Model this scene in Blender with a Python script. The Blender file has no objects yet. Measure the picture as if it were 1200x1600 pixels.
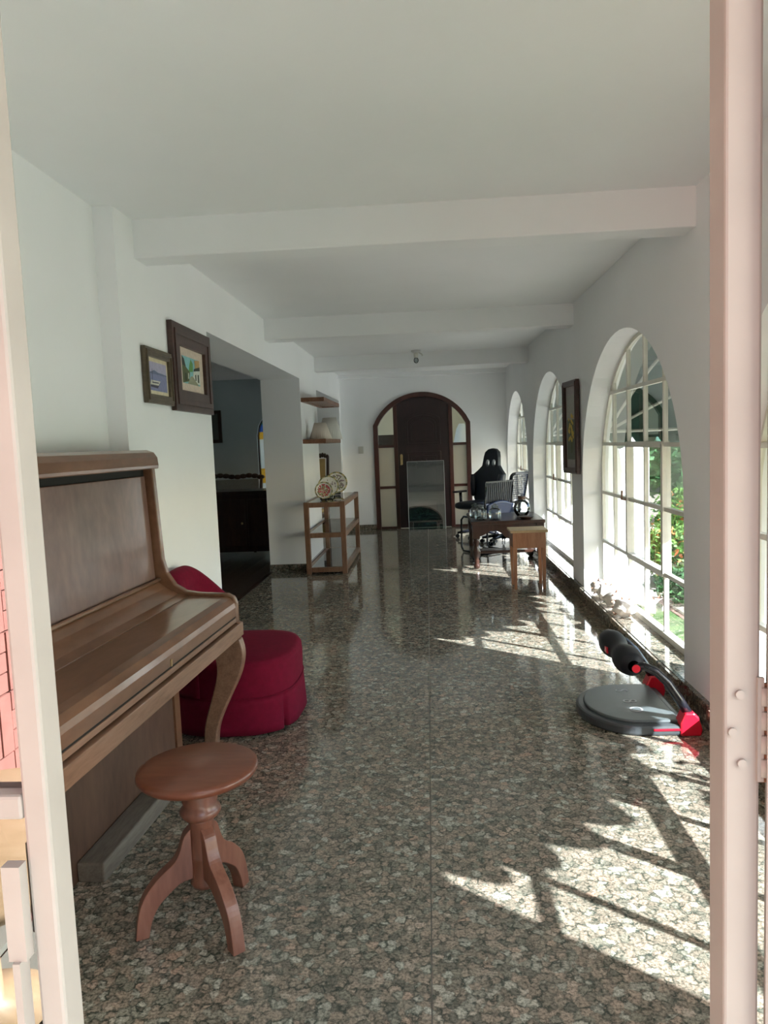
import bpy, bmesh, math, random
from mathutils import Vector, Matrix
C = bpy.context.scene.collection
PI = math.pi

# ---------------------------------------------------------------- camera
cd = bpy.data.cameras.new('camera'); cam = bpy.data.objects.new('camera', cd); C.objects.link(cam)
cd.sensor_fit = 'VERTICAL'; cd.sensor_height = 24.0; cd.lens = 1150.0 / 1600.0 * 24.0
cd.clip_start = 0.02; cd.clip_end = 200
A = ((0.9974522, 0.03484009, -0.06225172), (0.05876964, 0.09334001, 0.99389827), (-0.04043808, 0.99502453, -0.09105466))
cam.matrix_world = Matrix(((A[0][0], A[0][1], -A[0][2], 0), (A[1][0], A[1][1], -A[1][2], 0), (A[2][0], A[2][1], -A[2][2], 1.33), (0, 0, 0, 1)))
bpy.context.scene.camera = cam
# ---------------------------------------------------------------- light
SUN_TO = Vector((0.77, -0.62, 0.62)).normalized()
w = bpy.data.worlds.new('sky'); bpy.context.scene.world = w; w.use_nodes = True
nt = w.node_tree; bg = nt.nodes['Background']
sky = nt.nodes.new('ShaderNodeTexSky'); sky.sky_type = 'NISHITA'; sky.sun_disc = False
sky.sun_elevation = math.asin(SUN_TO.z); sky.sun_rotation = math.atan2(SUN_TO.x, SUN_TO.y)
nt.links.new(sky.outputs[0], bg.inputs[0]); bg.inputs[1].default_value = 0.52
sd = bpy.data.lights.new('sun', 'SUN'); sun = bpy.data.objects.new('sun', sd); C.objects.link(sun)
sd.energy = 36.0; sd.angle = math.radians(0.55); sd.color = (0.93, 0.96, 1.0)
sun.rotation_euler = (-SUN_TO).to_track_quat('-Z', 'Y').to_euler(); sun.location = (6, -6, 8)
vs = bpy.context.scene.view_settings
vs.view_transform = 'Standard'; vs.look = 'None'; vs.gamma = 1; vs.use_curve_mapping = False
vs.exposure = 0.78
cy = bpy.context.scene.cycles
cy.max_bounces = 14; cy.diffuse_bounces = 7; cy.glossy_bounces = 5; cy.transmission_bounces = 8; cy.transparent_max_bounces = 16
cy.caustics_reflective = True; cy.caustics_refractive = False; cy.blur_glossy = 0.5; cy.sample_clamp_indirect = 60

# ---------------------------------------------------------------- materials
def new_mat(name):
    m = bpy.data.materials.new(name); m.use_nodes = True
    return m, m.node_tree, m.node_tree.nodes['Principled BSDF']
def ramp(nt, stops, interp='LINEAR'):
    r = nt.nodes.new('ShaderNodeValToRGB'); r.color_ramp.interpolation = interp
    e = r.color_ramp.elements
    e[0].position, e[0].color = stops[0][0], (*stops[0][1], 1)
    e[1].position, e[1].color = stops[-1][0], (*stops[-1][1], 1)
    for p, c in stops[1:-1]:
        q = e.new(p); q.color = (*c, 1)
    return r
def mapping(nt, scale=(1, 1, 1), coord='Object'):
    tc = nt.nodes.new('ShaderNodeTexCoord'); mp = nt.nodes.new('ShaderNodeMapping')
    mp.inputs['Scale'].default_value = scale
    nt.links.new(tc.outputs[coord], mp.inputs[0]); return mp.outputs[0]
def wpos(nt, scale=(1, 1, 1)):
    g = nt.nodes.new('ShaderNodeNewGeometry'); mp = nt.nodes.new('ShaderNodeMapping')
    mp.inputs['Scale'].default_value = scale
    nt.links.new(g.outputs['Position'], mp.inputs[0]); return mp.outputs[0]
def noise(nt, vec, scale, detail=3, rough=0.55, dist=0):
    n = nt.nodes.new('ShaderNodeTexNoise'); n.inputs['Scale'].default_value = scale
    n.inputs['Detail'].default_value = detail; n.inputs['Roughness'].default_value = rough
    n.inputs['Distortion'].default_value = dist
    nt.links.new(vec, n.inputs['Vector']); return n
def bump(nt, bs, h, strength=0.2, dist=0.01):
    b = nt.nodes.new('ShaderNodeBump'); b.inputs['Strength'].default_value = strength; b.inputs['Distance'].default_value = dist
    nt.links.new(h, b.inputs['Height']); nt.links.new(b.outputs[0], bs.inputs['Normal'])
def S(bs, rough=0.5, metal=0, spec=None, coat=0, sheen=0):
    bs.inputs['Roughness'].default_value = rough; bs.inputs['Metallic'].default_value = metal
    if spec is not None: bs.inputs['Specular IOR Level'].default_value = spec
    if coat: bs.inputs['Coat Weight'].default_value = coat; bs.inputs['Coat Roughness'].default_value = 0.12
    if sheen: bs.inputs['Sheen Weight'].default_value = sheen
def plain(name, c, rough=0.5, metal=0, var=0.12, scale=12, spec=None, bmp=0.0, coat=0, sheen=0):
    m, nt, bs = new_mat(name); v = mapping(nt)
    n = noise(nt, v, scale, 4)
    lo = tuple(x * (1 - var) for x in c); hi = tuple(min(1, x * (1 + var)) for x in c)
    r = ramp(nt, [(0.3, lo), (0.7, hi)]); nt.links.new(n.outputs[0], r.inputs[0]); nt.links.new(r.outputs[0], bs.inputs['Base Color'])
    S(bs, rough, metal, spec, coat, sheen)
    if bmp: bump(nt, bs, n.outputs[0], bmp)
    return m
def wood(name, dark, mid, light, axis='Y', scale=6, stretch=12, rough=0.4, coat=0.2, wear=0):
    m, nt, bs = new_mat(name)
    sc = {'X': (1, stretch, stretch), 'Y': (stretch, 1, stretch), 'Z': (stretch, stretch, 1)}[axis]
    v = mapping(nt, sc)
    n = noise(nt, v, scale * 0.25, 6, 0.65, 0.6); n2 = noise(nt, v, scale * 1.6, 3, 0.5)
    mx = nt.nodes.new('ShaderNodeMix'); mx.data_type = 'FLOAT'; mx.inputs[0].default_value = 0.35
    nt.links.new(n.outputs[0], mx.inputs[2]); nt.links.new(n2.outputs[0], mx.inputs[3])
    r = ramp(nt, [(0.32, dark), (0.5, mid), (0.68, light)])
    nt.links.new(mx.outputs[0], r.inputs[0]); nt.links.new(r.outputs[0], bs.inputs['Base Color'])
    S(bs, rough, coat=coat); bump(nt, bs, mx.outputs[0], 0.08 + wear, 0.003)
    return m
def emit(name, c, s):
    m, nt, bs = new_mat(name); bs.inputs['Base Color'].default_value = (0, 0, 0, 1)
    bs.inputs['Emission Color'].default_value = (*c, 1); bs.inputs['Emission Strength'].default_value = s
    return m

M = {}
# painted plaster
m, nt, bs = new_mat('white_plaster'); v = wpos(nt)
n = noise(nt, v, 1.4, 4); n2 = noise(nt, v, 60, 3)
r = ramp(nt, [(0.3, (0.84, 0.855, 0.865)), (0.7, (0.88, 0.89, 0.90))]); nt.links.new(n.outputs[0], r.inputs[0]); nt.links.new(r.outputs[0], bs.inputs['Base Color'])
S(bs, 0.62, spec=0.3); bump(nt, bs, n2.outputs[0], 0.05, 0.003); M['plaster'] = m
M['dining_wall'] = plain('slate_blue_plaster', (0.40, 0.46, 0.49), 0.75, var=0.05, scale=2)
# granite
def granite(name, k=1.0, rough=0.07):
    m, nt, bs = new_mat(name); v = wpos(nt)
    nd = noise(nt, v, 48, 4, 0.65)
    add = nt.nodes.new('ShaderNodeMixRGB'); add.blend_type = 'ADD'; add.inputs[0].default_value = 0.030
    nt.links.new(v, add.inputs[1]); nt.links.new(nd.outputs['Color'], add.inputs[2])
    vo = nt.nodes.new('ShaderNodeTexVoronoi'); vo.inputs['Scale'].default_value = 40; nt.links.new(add.outputs[0], vo.inputs['Vector'])
    ve = nt.nodes.new('ShaderNodeTexVoronoi'); ve.feature = 'DISTANCE_TO_EDGE'; ve.inputs['Scale'].default_value = 40; nt.links.new(add.outputs[0], ve.inputs['Vector'])
    sep = nt.nodes.new('ShaderNodeSeparateColor'); nt.links.new(vo.outputs['Color'], sep.inputs[0])
    cr = ramp(nt, [(0.0, (0.11, 0.105, 0.085)), (0.25, (0.20, 0.165, 0.13)), (0.5, (0.27, 0.215, 0.17)), (0.72, (0.16, 0.15, 0.12)), (0.9, (0.33, 0.32, 0.27)), (1.0, (0.30, 0.21, 0.16))])
    nt.links.new(sep.outputs[0], cr.inputs[0])
    fn = noise(nt, v, 130, 4, 0.7); fr = ramp(nt, [(0.36, (0.25, 0.27, 0.25)), (0.5, (0.85, 0.85, 0.82)), (0.66, (1.35, 1.35, 1.3))]); nt.links.new(fn.outputs[0], fr.inputs[0])
    mu = nt.nodes.new('ShaderNodeMixRGB'); mu.blend_type = 'MULTIPLY'; mu.inputs[0].default_value = 0.9
    nt.links.new(cr.outputs[0], mu.inputs[1]); nt.links.new(fr.outputs[0], mu.inputs[2])
    er = ramp(nt, [(0.0, (1, 1, 1)), (0.20, (0, 0, 0))]); nt.links.new(ve.outputs[0], er.inputs[0])
    mn = nt.nodes.new('ShaderNodeMixRGB'); mn.inputs[2].default_value = (0.018, 0.026, 0.020, 1)
    sc = nt.nodes.new('ShaderNodeMath'); sc.operation = 'MULTIPLY'
    pn = noise(nt, v, 34, 2); pr = ramp(nt, [(0.38, (0.1, 0.1, 0.1)), (0.6, (1, 1, 1))]); nt.links.new(pn.outputs[0], pr.inputs[0]); nt.links.new(pr.outputs[0], sc.inputs[1])
    nt.links.new(er.outputs[0], sc.inputs[0]); nt.links.new(sc.outputs[0], mn.inputs[0]); nt.links.new(mu.outputs[0], mn.inputs[1])
    br = nt.nodes.new('ShaderNodeMixRGB'); br.blend_type = 'MULTIPLY'; br.inputs[0].default_value = 1; br.inputs[2].default_value = (k, k, k, 1)
    nt.links.new(mn.outputs[0], br.inputs[1]); nt.links.new(br.outputs[0], bs.inputs['Base Color'])
    S(bs, rough, spec=0.62)
    ln = noise(nt, v, 1.6, 1, 0.4); bump(nt, bs, ln.outputs[0], 0.02, 0.01)
    return m
M['granite'] = granite('polished_granite', 1.55)
M['granite_dark'] = granite('dark_granite_trim', 0.9, 0.14)
M['grout'] = plain('grout', (0.16, 0.15, 0.13), 0.8)
M['joint'] = plain('pale_joint', (0.30, 0.29, 0.26), 0.6)
M['parquet'] = wood('dark_parquet', (0.025, 0.015, 0.01), (0.05, 0.03, 0.02), (0.08, 0.05, 0.03), 'Y', 5, rough=0.3)
M['piano'] = wood('walnut_veneer', (0.1075, 0.0484, 0.0240), (0.1708, 0.0826, 0.0451), (0.2277, 0.1139, 0.0661), 'Y', 6, 3, rough=0.3, coat=0.5)
M['piano_panel'] = wood('walnut_burl', (0.0990, 0.0523, 0.0404), (0.1452, 0.0798, 0.0624), (0.1980, 0.1128, 0.0891), 'Z', 9, 2, rough=0.3, coat=0.4)
M['piano_low'] = wood('darker_walnut_panel', (0.055, 0.028, 0.018), (0.095, 0.052, 0.034), (0.135, 0.075, 0.048), 'Z', 7, 3, rough=0.4)  # darker walnut for the lower panel
M['piano_light'] = wood('worn_pale_walnut', (0.1450, 0.0738, 0.0427), (0.2250, 0.1242, 0.0779), (0.2800, 0.1665, 0.1121), 'Y', 9, 9, rough=0.4, coat=0.3)
M['raw_wood'] = wood('worn_grey_wood', (0.0960, 0.0780, 0.0600), (0.1440, 0.1200, 0.0930), (0.1920, 0.1680, 0.1320), 'Y', 14, 7, rough=0.8, coat=0, wear=0.2)
M['black'] = plain('gap_shade_black', (0.008, 0.007, 0.006), 0.8)  # black that paints the shade inside the piano's gaps
M['stool'] = wood('red_brown_stool_wood', (0.1368, 0.0473, 0.0264), (0.2052, 0.0765, 0.0456), (0.2622, 0.1125, 0.0720), 'Z', 8, 5, rough=0.38, coat=0.3)
M['stool_top'] = wood('stool_seat_wood', (0.1186, 0.0313, 0.0146), (0.1687, 0.0496, 0.0239), (0.2006, 0.0653, 0.0345), 'X', 8, 5, rough=0.36, coat=0.3)
M['shelf_wood'] = wood('brown_shelf_wood', (0.1280, 0.0480, 0.0240), (0.2240, 0.0960, 0.0520), (0.2960, 0.1520, 0.0880), 'Y', 8, 5, rough=0.4)
M['rack_wood'] = wood('console_wood', (0.1430, 0.0650, 0.0358), (0.2210, 0.1137, 0.0650), (0.2730, 0.1560, 0.0975), 'Z', 8, 5, rough=0.4)
M['side_wood'] = wood('orange_brown_wood', (0.33, 0.13, 0.055), (0.46, 0.20, 0.095), (0.55, 0.27, 0.14), 'Z', 8, 5, rough=0.35)
M['dark_wood'] = wood('dark_carved_wood', (0.0225, 0.0090, 0.0060), (0.0413, 0.0165, 0.0105), (0.0675, 0.0300, 0.0188), 'Z', 8, 6, rough=0.3, coat=0.4)
M['door_wood'] = wood('dark_red_door_wood', (0.0121, 0.0040, 0.0063), (0.0209, 0.0065, 0.0084), (0.0319, 0.0100, 0.0119), 'Z', 5, 6, rough=0.32, coat=0.3)
M['door_frame'] = wood('red_brown_door_frame', (0.0350, 0.0096, 0.0070), (0.0595, 0.0168, 0.0126), (0.0840, 0.0252, 0.0182), 'Z', 5, 6, rough=0.32, coat=0.3)
M['frame_wood'] = wood('dark_picture_frame', (0.028, 0.012, 0.009), (0.05, 0.022, 0.016), (0.075, 0.035, 0.025), 'Y', 8, 5, rough=0.4)
M['frame_olive'] = wood('olive_brown_frame', (0.05, 0.035, 0.018), (0.085, 0.062, 0.035), (0.12, 0.09, 0.05), 'Y', 8, 5, rough=0.4)
M['red'] = plain('crimson_fabric', (0.1455, 0.0043, 0.0216), 0.9, var=0.12, scale=30, bmp=0.05, spec=0.15)
M['red_plastic'] = plain('red_plastic', (0.62, 0.01, 0.03), 0.3, var=0.04)
M['grey_plastic'] = plain('grey_plastic', (0.0600, 0.0690, 0.0750), 0.35, var=0.05)
M['grey_pad'] = plain('grey_pad', (0.1040, 0.1240, 0.1280), 0.42, var=0.05)
M['letters'] = plain('pale_letters', (0.45, 0.48, 0.50), 0.5, var=0.03)
M['foam'] = plain('black_foam', (0.0064, 0.0080, 0.0128), 0.55, var=0.2)
M['black_metal'] = plain('black_metal', (0.012, 0.013, 0.018), 0.25, var=0.1)
M['chrome'] = plain('chrome', (0.7, 0.7, 0.72), 0.15, metal=1, var=0.03)
M['brass'] = plain('aged_brass', (0.55, 0.42, 0.22), 0.35, metal=1)
M['white_metal'] = plain('white_window_paint', (0.70, 0.69, 0.62), 0.4, var=0.05, scale=20)
M['cream_metal'] = plain('cream_door_paint', (0.31, 0.295, 0.27), 0.5, var=0.07, scale=7, bmp=0.06)
M['rust'] = plain('rusty_steel', (0.22, 0.12, 0.07), 0.7, var=0.5, scale=60)
M['blue_fabric'] = plain('navy_fabric', (0.012, 0.022, 0.065), 0.6, var=0.2, scale=40)
M['blue_plastic'] = plain('blue_plastic', (0.0090, 0.0225, 0.0765), 0.35, var=0.1)
M['dark_leather'] = plain('black_blue_leather', (0.008, 0.012, 0.022), 0.4, var=0.2)
M['shade'] = plain('cream_lampshade', (0.62, 0.54, 0.47), 0.9, var=0.05)
M['shade_white'] = plain('white_lampshade', (0.66, 0.64, 0.60), 0.9, var=0.05)
M['cane'] = plain('tan_cane', (0.50, 0.36, 0.15), 0.7, var=0.1)
M['canvas_green'] = plain('green_awning_canvas', (0.020, 0.075, 0.055), 0.85, var=0.15)
M['lawn'] = plain('lawn', (0.0385, 0.0880, 0.0165), 0.95, var=0.4, scale=5)
M['stone'] = plain('garden_stone', (0.2148, 0.1892, 0.1586), 0.8, var=0.25, scale=5)
M['gravel'] = plain('bounce_gravel', (0.40, 0.38, 0.34), 0.9, var=0.25, scale=25)  # pale ground added to bounce sunlight indoors
M['slate'] = plain('slate_stone', (0.1500, 0.1500, 0.1200), 0.7, var=0.2, scale=4)
M['brick'] = plain('pink_brick', (0.3300, 0.1320, 0.1020), 0.85, var=0.15, scale=9)
M['mortar'] = plain('dark_mortar', (0.20, 0.10, 0.08), 0.9)
M['outer_wall'] = plain('exterior_plaster', (0.7800, 0.8000, 0.7800), 0.8, var=0.03, scale=2)
M['beige_wall'] = plain('beige_wall', (0.62, 0.55, 0.40), 0.8, var=0.08, scale=2)
M['bark'] = plain('bark', (0.10, 0.07, 0.05), 0.9, var=0.3, scale=10)
M['patio_wood'] = wood('pale_patio_wood', (0.2100, 0.1300, 0.0600), (0.3000, 0.2000, 0.1050), (0.3400, 0.2400, 0.1400), 'X', 4, 4, rough=0.5)
M['turquoise'] = plain('sunlit_turquoise', (0.0, 0.75, 0.80), 0.4, var=0.05)  # sunlight through the awning fabric put into the colour
M['shell_white'] = plain('shell_white', (0.75, 0.68, 0.62), 0.35, var=0.15, scale=25)
M['shell_brown'] = plain('shell_brown', (0.35, 0.18, 0.11), 0.4, var=0.5, scale=30)
M['switch'] = plain('switch_plastic', (0.62, 0.62, 0.60), 0.4, var=0.02)

def leafmat(name, c1, c2, c3, extra=None):
    m, nt, bs = new_mat(name); v = wpos(nt)
    n = noise(nt, v, 9, 3, 0.7)
    st = [(0.3, c1), (0.5, c2), (0.62, c3)]
    if extra: st += [(0.66, extra), (0.75, extra)]
    r = ramp(nt, st); nt.links.new(n.outputs[0], r.inputs[0]); nt.links.new(r.outputs[0], bs.inputs['Base Color']); S(bs, 0.55)
    tr = nt.nodes.new('ShaderNodeBsdfTranslucent'); nt.links.new(r.outputs[0], tr.inputs[0])
    mx = nt.nodes.new('ShaderNodeMixShader'); mx.inputs[0].default_value = 0.35
    nt.links.new(bs.outputs[0], mx.inputs[1]); nt.links.new(tr.outputs[0], mx.inputs[2])
    nt.links.new(mx.outputs[0], nt.nodes['Material Output'].inputs[0]); return m
M['leaf_dark'] = leafmat('dark_leaves', (0.0066, 0.0248, 0.0165), (0.0165, 0.0550, 0.0330), (0.0385, 0.1100, 0.0605))
M['leaf_bright'] = leafmat('bright_leaves', (0.0330, 0.1100, 0.0165), (0.0880, 0.2090, 0.0330), (0.1650, 0.2750, 0.0660))
M['leaf_mid'] = leafmat('mid_green_leaves', (0.0165, 0.0605, 0.0220), (0.0440, 0.1320, 0.0440), (0.0990, 0.2090, 0.0825))
M['flower'] = plain('orange_flowers', (0.85, 0.25, 0.08), 0.6)

def glassmat(name, tint, refl=1.0, base=0.03, rough=0.0):
    m = bpy.data.materials.new(name); m.use_nodes = True; nt = m.node_tree; nt.nodes.clear()
    out = nt.nodes.new('ShaderNodeOutputMaterial'); tr = nt.nodes.new('ShaderNodeBsdfTransparent'); gl = nt.nodes.new('ShaderNodeBsdfGlossy')
    tr.inputs[0].default_value = (*tint, 1); gl.inputs['Roughness'].default_value = rough
    fr = nt.nodes.new('ShaderNodeFresnel'); fr.inputs[0].default_value = 1.5
    ma = nt.nodes.new('ShaderNodeMath'); ma.operation = 'MULTIPLY_ADD'; ma.inputs[1].default_value = refl; ma.inputs[2].default_value = base; ma.use_clamp = True
    mx = nt.nodes.new('ShaderNodeMixShader')
    nt.links.new(fr.outputs[0], ma.inputs[0]); nt.links.new(ma.outputs[0], mx.inputs[0])
    nt.links.new(tr.outputs[0], mx.inputs[1]); nt.links.new(gl.outputs[0], mx.inputs[2]); nt.links.new(mx.outputs[0], out.inputs[0])
    return m
M['glass'] = glassmat('window_glass', (0.94, 0.97, 0.96), 0.6, 0.0)
M['glass_green'] = glassmat('greenish_glass_sheet', (0.60, 0.68, 0.67), 1.0, 0.10)
M['glass_dark'] = glassmat('dark_green_glass', (0.30, 0.42, 0.42), 1.0, 0.10)
M['glass_jar'] = glassmat('clear_jar_glass', (0.72, 0.76, 0.76), 1.2, 0.03, 0.03)
M['mirror_glass'] = glassmat('reflective_pane', (0.30, 0.30, 0.30), 0.5, 0.22)
m, nt, bs = new_mat('frosted_glass'); bs.inputs['Base Color'].default_value = (0.80, 0.77, 0.70, 1); S(bs, 0.35)
tr = nt.nodes.new('ShaderNodeBsdfTranslucent'); tr.inputs[0].default_value = (0.85, 0.82, 0.74, 1)
mx = nt.nodes.new('ShaderNodeMixShader'); mx.inputs[0].default_value = 0.7
nt.links.new(bs.outputs[0], mx.inputs[1]); nt.links.new(tr.outputs[0], mx.inputs[2]); nt.links.new(mx.outputs[0], nt.nodes['Material Output'].inputs[0])
M['frosted'] = m
def flat(name, c, r=0.6):
    if name not in M: M[name] = plain(name, c, r, var=0.1, scale=60)
    return M[name]

# ---------------------------------------------------------------- mesh builder
class MB:
    def __init__(s): s.v = []; s.f = []; s.m = []; s.sm = []
    def add(s, vs, fs, m=0, sm=False):
        o = len(s.v); s.v += [tuple(p) for p in vs]
        for f in fs: s.f.append([i + o for i in f]); s.m.append(m); s.sm.append(sm)
        return s
    def box(s, x0, x1, y0, y1, z0, z1, m=0):
        v = [(x0, y0, z0), (x1, y0, z0), (x1, y1, z0), (x0, y1, z0), (x0, y0, z1), (x1, y0, z1), (x1, y1, z1), (x0, y1, z1)]
        return s.add(v, [(0, 3, 2, 1), (4, 5, 6, 7), (0, 1, 5, 4), (1, 2, 6, 5), (2, 3, 7, 6), (3, 0, 4, 7)], m)
    def bar(s, a, b, wd, ht, m=0, up=(0, 0, 1)):
        a = Vector(a); b = Vector(b); d = (b - a).normalized(); u = Vector(up)
        if abs(d.dot(u)) > 0.99: u = Vector((1, 0, 0))
        sx = d.cross(u).normalized() * wd / 2; sz = sx.cross(d).normalized() * ht / 2
        v = [a - sx - sz, a + sx - sz, a + sx + sz, a - sx + sz, b - sx - sz, b + sx - sz, b + sx + sz, b - sx + sz]
        return s.add(v, [(0, 1, 2, 3), (7, 6, 5, 4), (0, 4, 5, 1), (1, 5, 6, 2), (2, 6, 7, 3), (3, 7, 4, 0)], m)
    def tube(s, path, r, n=10, m=0, closed=False, flatz=1.0):
        P = [Vector(p) for p in path]; k = len(P); R = r if isinstance(r, (list, tuple)) else [r] * k
        vs = []; nrm = None
        for i, p in enumerate(P):
            t = (P[(i + 1) % k] - P[i - 1]) if closed else (P[min(i + 1, k - 1)] - P[max(i - 1, 0)])
            t.normalize()
            if nrm is None:
                a = Vector((0, 0, 1)) if abs(t.z) < 0.9 else Vector((1, 0, 0)); nrm = t.cross(a).normalized()
            nrm = (nrm - t * nrm.dot(t)).normalized(); bn = t.cross(nrm)
            for j in range(n):
                an = 2 * PI * j / n; vs.append(p + nrm * R[i] * math.cos(an) + bn * R[i] * flatz * math.sin(an))
        fs = []
        for i in range(k if closed else k - 1):
            for j in range(n):
                a = i * n + j; b = i * n + (j + 1) % n; c = ((i + 1) % k) * n + (j + 1) % n; d = ((i + 1) % k) * n + j
                fs.append((a, b, c, d))
        s.add(vs, fs, m, True)
        if not closed:
            s.add(vs[:n], [tuple(range(n))[::-1]], m); s.add(vs[-n:], [tuple(range(n))], m)
        return s
    def lathe(s, prof, c=(0, 0, 0), n=24, m=0, sy=1.0, caps=True):
        vs = []; k = len(prof)
        for r, z in prof:
            for j in range(n):
                an = 2 * PI * j / n; vs.append((c[0] + r * math.cos(an), c[1] + sy * r * math.sin(an), c[2] + z))
        fs = [(i * n + j, i * n + (j + 1) % n, (i + 1) * n + (j + 1) % n, (i + 1) * n + j) for i in range(k - 1) for j in range(n)]
        s.add(vs, fs, m, True)
        if caps:
            if prof[0][0] > 1e-4: s.add(vs[:n], [tuple(range(n))[::-1]], m)
            if prof[-1][0] > 1e-4: s.add(vs[-n:], [tuple(range(n))], m)
        return s
    def prism(s, poly, a, b, axis='Y', m=0):
        def P(u, v_, w_):
            return {'Y': (u, w_, v_), 'X': (w_, u, v_), 'Z': (u, v_, w_)}[axis]
        n = len(poly); vs = [P(u, v_, a) for u, v_ in poly] + [P(u, v_, b) for u, v_ in poly]
        fs = [tuple(range(n)), tuple(range(2 * n - 1, n - 1, -1))] + [(i, n + i, n + (i + 1) % n, (i + 1) % n) for i in range(n)]
        return s.add(vs, fs, m)
    def ball(s, c, r, m=0, n=14, k=9):
        rx, ry, rz = r if isinstance(r, (list, tuple)) else (r, r, r)
        vs = [(c[0], c[1], c[2] - rz)]
        for i in range(1, k):
            t = -PI / 2 + PI * i / k
            for j in range(n):
                an = 2 * PI * j / n; vs.append((c[0] + rx * math.cos(t) * math.cos(an), c[1] + ry * math.cos(t) * math.sin(an), c[2] + rz * math.sin(t)))
        vs.append((c[0], c[1], c[2] + rz)); L = len(vs) - 1
        fs = [(0, 1 + (j + 1) % n, 1 + j) for j in range(n)]
        for i in range(k - 2):
            for j in range(n): fs.append((1 + i * n + j, 1 + i * n + (j + 1) % n, 1 + (i + 1) * n + (j + 1) % n, 1 + (i + 1) * n + j))
        fs += [(1 + (k - 2) * n + j, 1 + (k - 2) * n + (j + 1) % n, L) for j in range(n)]
        return s.add(vs, fs, m, True)
    def grid(s, fn, nu, nv, m=0, sm=True, wrapu=False):
        vs = [fn(i / nu, j / nv) for i in range(nu + (0 if wrapu else 1)) for j in range(nv + 1)]
        fs = []
        for i in range(nu):
            for j in range(nv):
                i2 = (i + 1) % nu if wrapu else i + 1
                fs.append((i * (nv + 1) + j, i2 * (nv + 1) + j, i2 * (nv + 1) + j + 1, i * (nv + 1) + j + 1))
        return s.add(vs, fs, m, sm)
    def build(s, name, mats, parent=None, bevel=0, subsurf=0, solid=0, label=None, fix=True):
        me = bpy.data.meshes.new(name); me.from_pydata([tuple(p) for p in s.v], [], s.f)
        if not isinstance(mats, (list, tuple)): mats = [mats]
        for q in mats: me.materials.append(q)
        for i, p in enumerate(me.polygons): p.material_index = s.m[i]; p.use_smooth = s.sm[i]
        if fix:
            bm = bmesh.new(); bm.from_mesh(me); bmesh.ops.remove_doubles(bm, verts=bm.verts, dist=1e-5)
            bmesh.ops.recalc_face_normals(bm, faces=bm.faces); bm.to_mesh(me); bm.free()
        o = bpy.data.objects.new(name, me); C.objects.link(o)
        if parent is not None: o.parent = parent
        if solid: q = o.modifiers.new('solid', 'SOLIDIFY'); q.thickness = solid; q.offset = 0
        if bevel: q = o.modifiers.new('bevel', 'BEVEL'); q.width = bevel; q.segments = 2; q.limit_method = 'ANGLE'; q.angle_limit = math.radians(40)
        if subsurf: q = o.modifiers.new('sub', 'SUBSURF'); q.levels = subsurf; q.render_levels = subsurf
        if label: o['label'] = label
        return o
def holeplate(outer, holes, fn, th):
    """flat plate with holes: fn(u,v,w)->xyz, thickness th along w"""
    bm = bmesh.new(); loops = []
    for lp in [outer] + holes:
        vs = [bm.verts.new((u, v_, 0)) for u, v_ in lp]; loops.append(vs)
        for i in range(len(vs)): bm.edges.new((vs[i], vs[(i + 1) % len(vs)]))
    bmesh.ops.triangle_fill(bm, use_beauty=True, edges=bm.edges[:]); bm.verts.index_update()
    V = [(v_.co.x, v_.co.y) for v_ in bm.verts]; F = [[q.index for q in f.verts] for f in bm.faces]
    L = [[q.index for q in lp] for lp in loops]; bm.free()
    n = len(V); mb = MB(); vs = [fn(u, v_, 0) for u, v_ in V] + [fn(u, v_, th) for u, v_ in V]
    fs = [tuple(f) for f in F] + [tuple(i + n for i in f[::-1]) for f in F]
    for lp in L:
        for i in range(len(lp)): a, b = lp[i], lp[(i + 1) % len(lp)]; fs.append((a, b, b + n, a + n))
    return mb.add(vs, fs)
def thing(name, label, cat, loc=(0, 0, 0), rz=0, group=None):
    o = bpy.data.objects.new(name, None); C.objects.link(o); o.empty_display_size = 0.1
    o.location = loc; o.rotation_euler = (0, 0, rz); o['label'] = label; o['category'] = cat
    if group: o['group'] = group
    return o
def tag(o, label, cat, group=None, kind=None):
    o['label'] = label; o['category'] = cat
    if group: o['group'] = group
    if kind: o['kind'] = kind
    return o
def struct(o, label=None):
    o['kind'] = 'structure'
    if label: o['label'] = label
    return o
def sroot(name, label=None, loc=(0, 0, 0), rz=0):
    o = bpy.data.objects.new(name, None); C.objects.link(o); o.empty_display_size = 0.1; o.location = loc; o.rotation_euler = (0, 0, rz)
    return struct(o, label)
def copy_tree(o, parent=None):
    c = o.copy(); C.objects.link(c)
    if parent is not None: c.parent = parent
    for ch in list(o.children): copy_tree(ch, c)
    return c
def spline(pts, n=4):
    out = []
    for i in range(len(pts) - 1):
        p0 = pts[max(i - 1, 0)]; p1 = pts[i]; p2 = pts[i + 1]; p3 = pts[min(i + 2, len(pts) - 1)]
        for q in range(n):
            t = q / n; out.append(tuple(0.5 * (2 * b + (c - a) * t + (2 * a - 5 * b + 4 * c - d) * t * t + (3 * b - a - 3 * c + d) * t ** 3) for a, b, c, d in zip(p0, p1, p2, p3)))
    return out + [pts[-1]]
def rrect(x0, x1, y0, y1, r, n=5):
    pts = []
    for cx, cy_, a0 in ((x1 - r, y0 + r, -90), (x1 - r, y1 - r, 0), (x0 + r, y1 - r, 90), (x0 + r, y0 + r, 180)):
        for i in range(n + 1):
            a = math.radians(a0 + 90 * i / n); pts.append((cx + r * math.cos(a), cy_ + r * math.sin(a)))
    return pts

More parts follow.
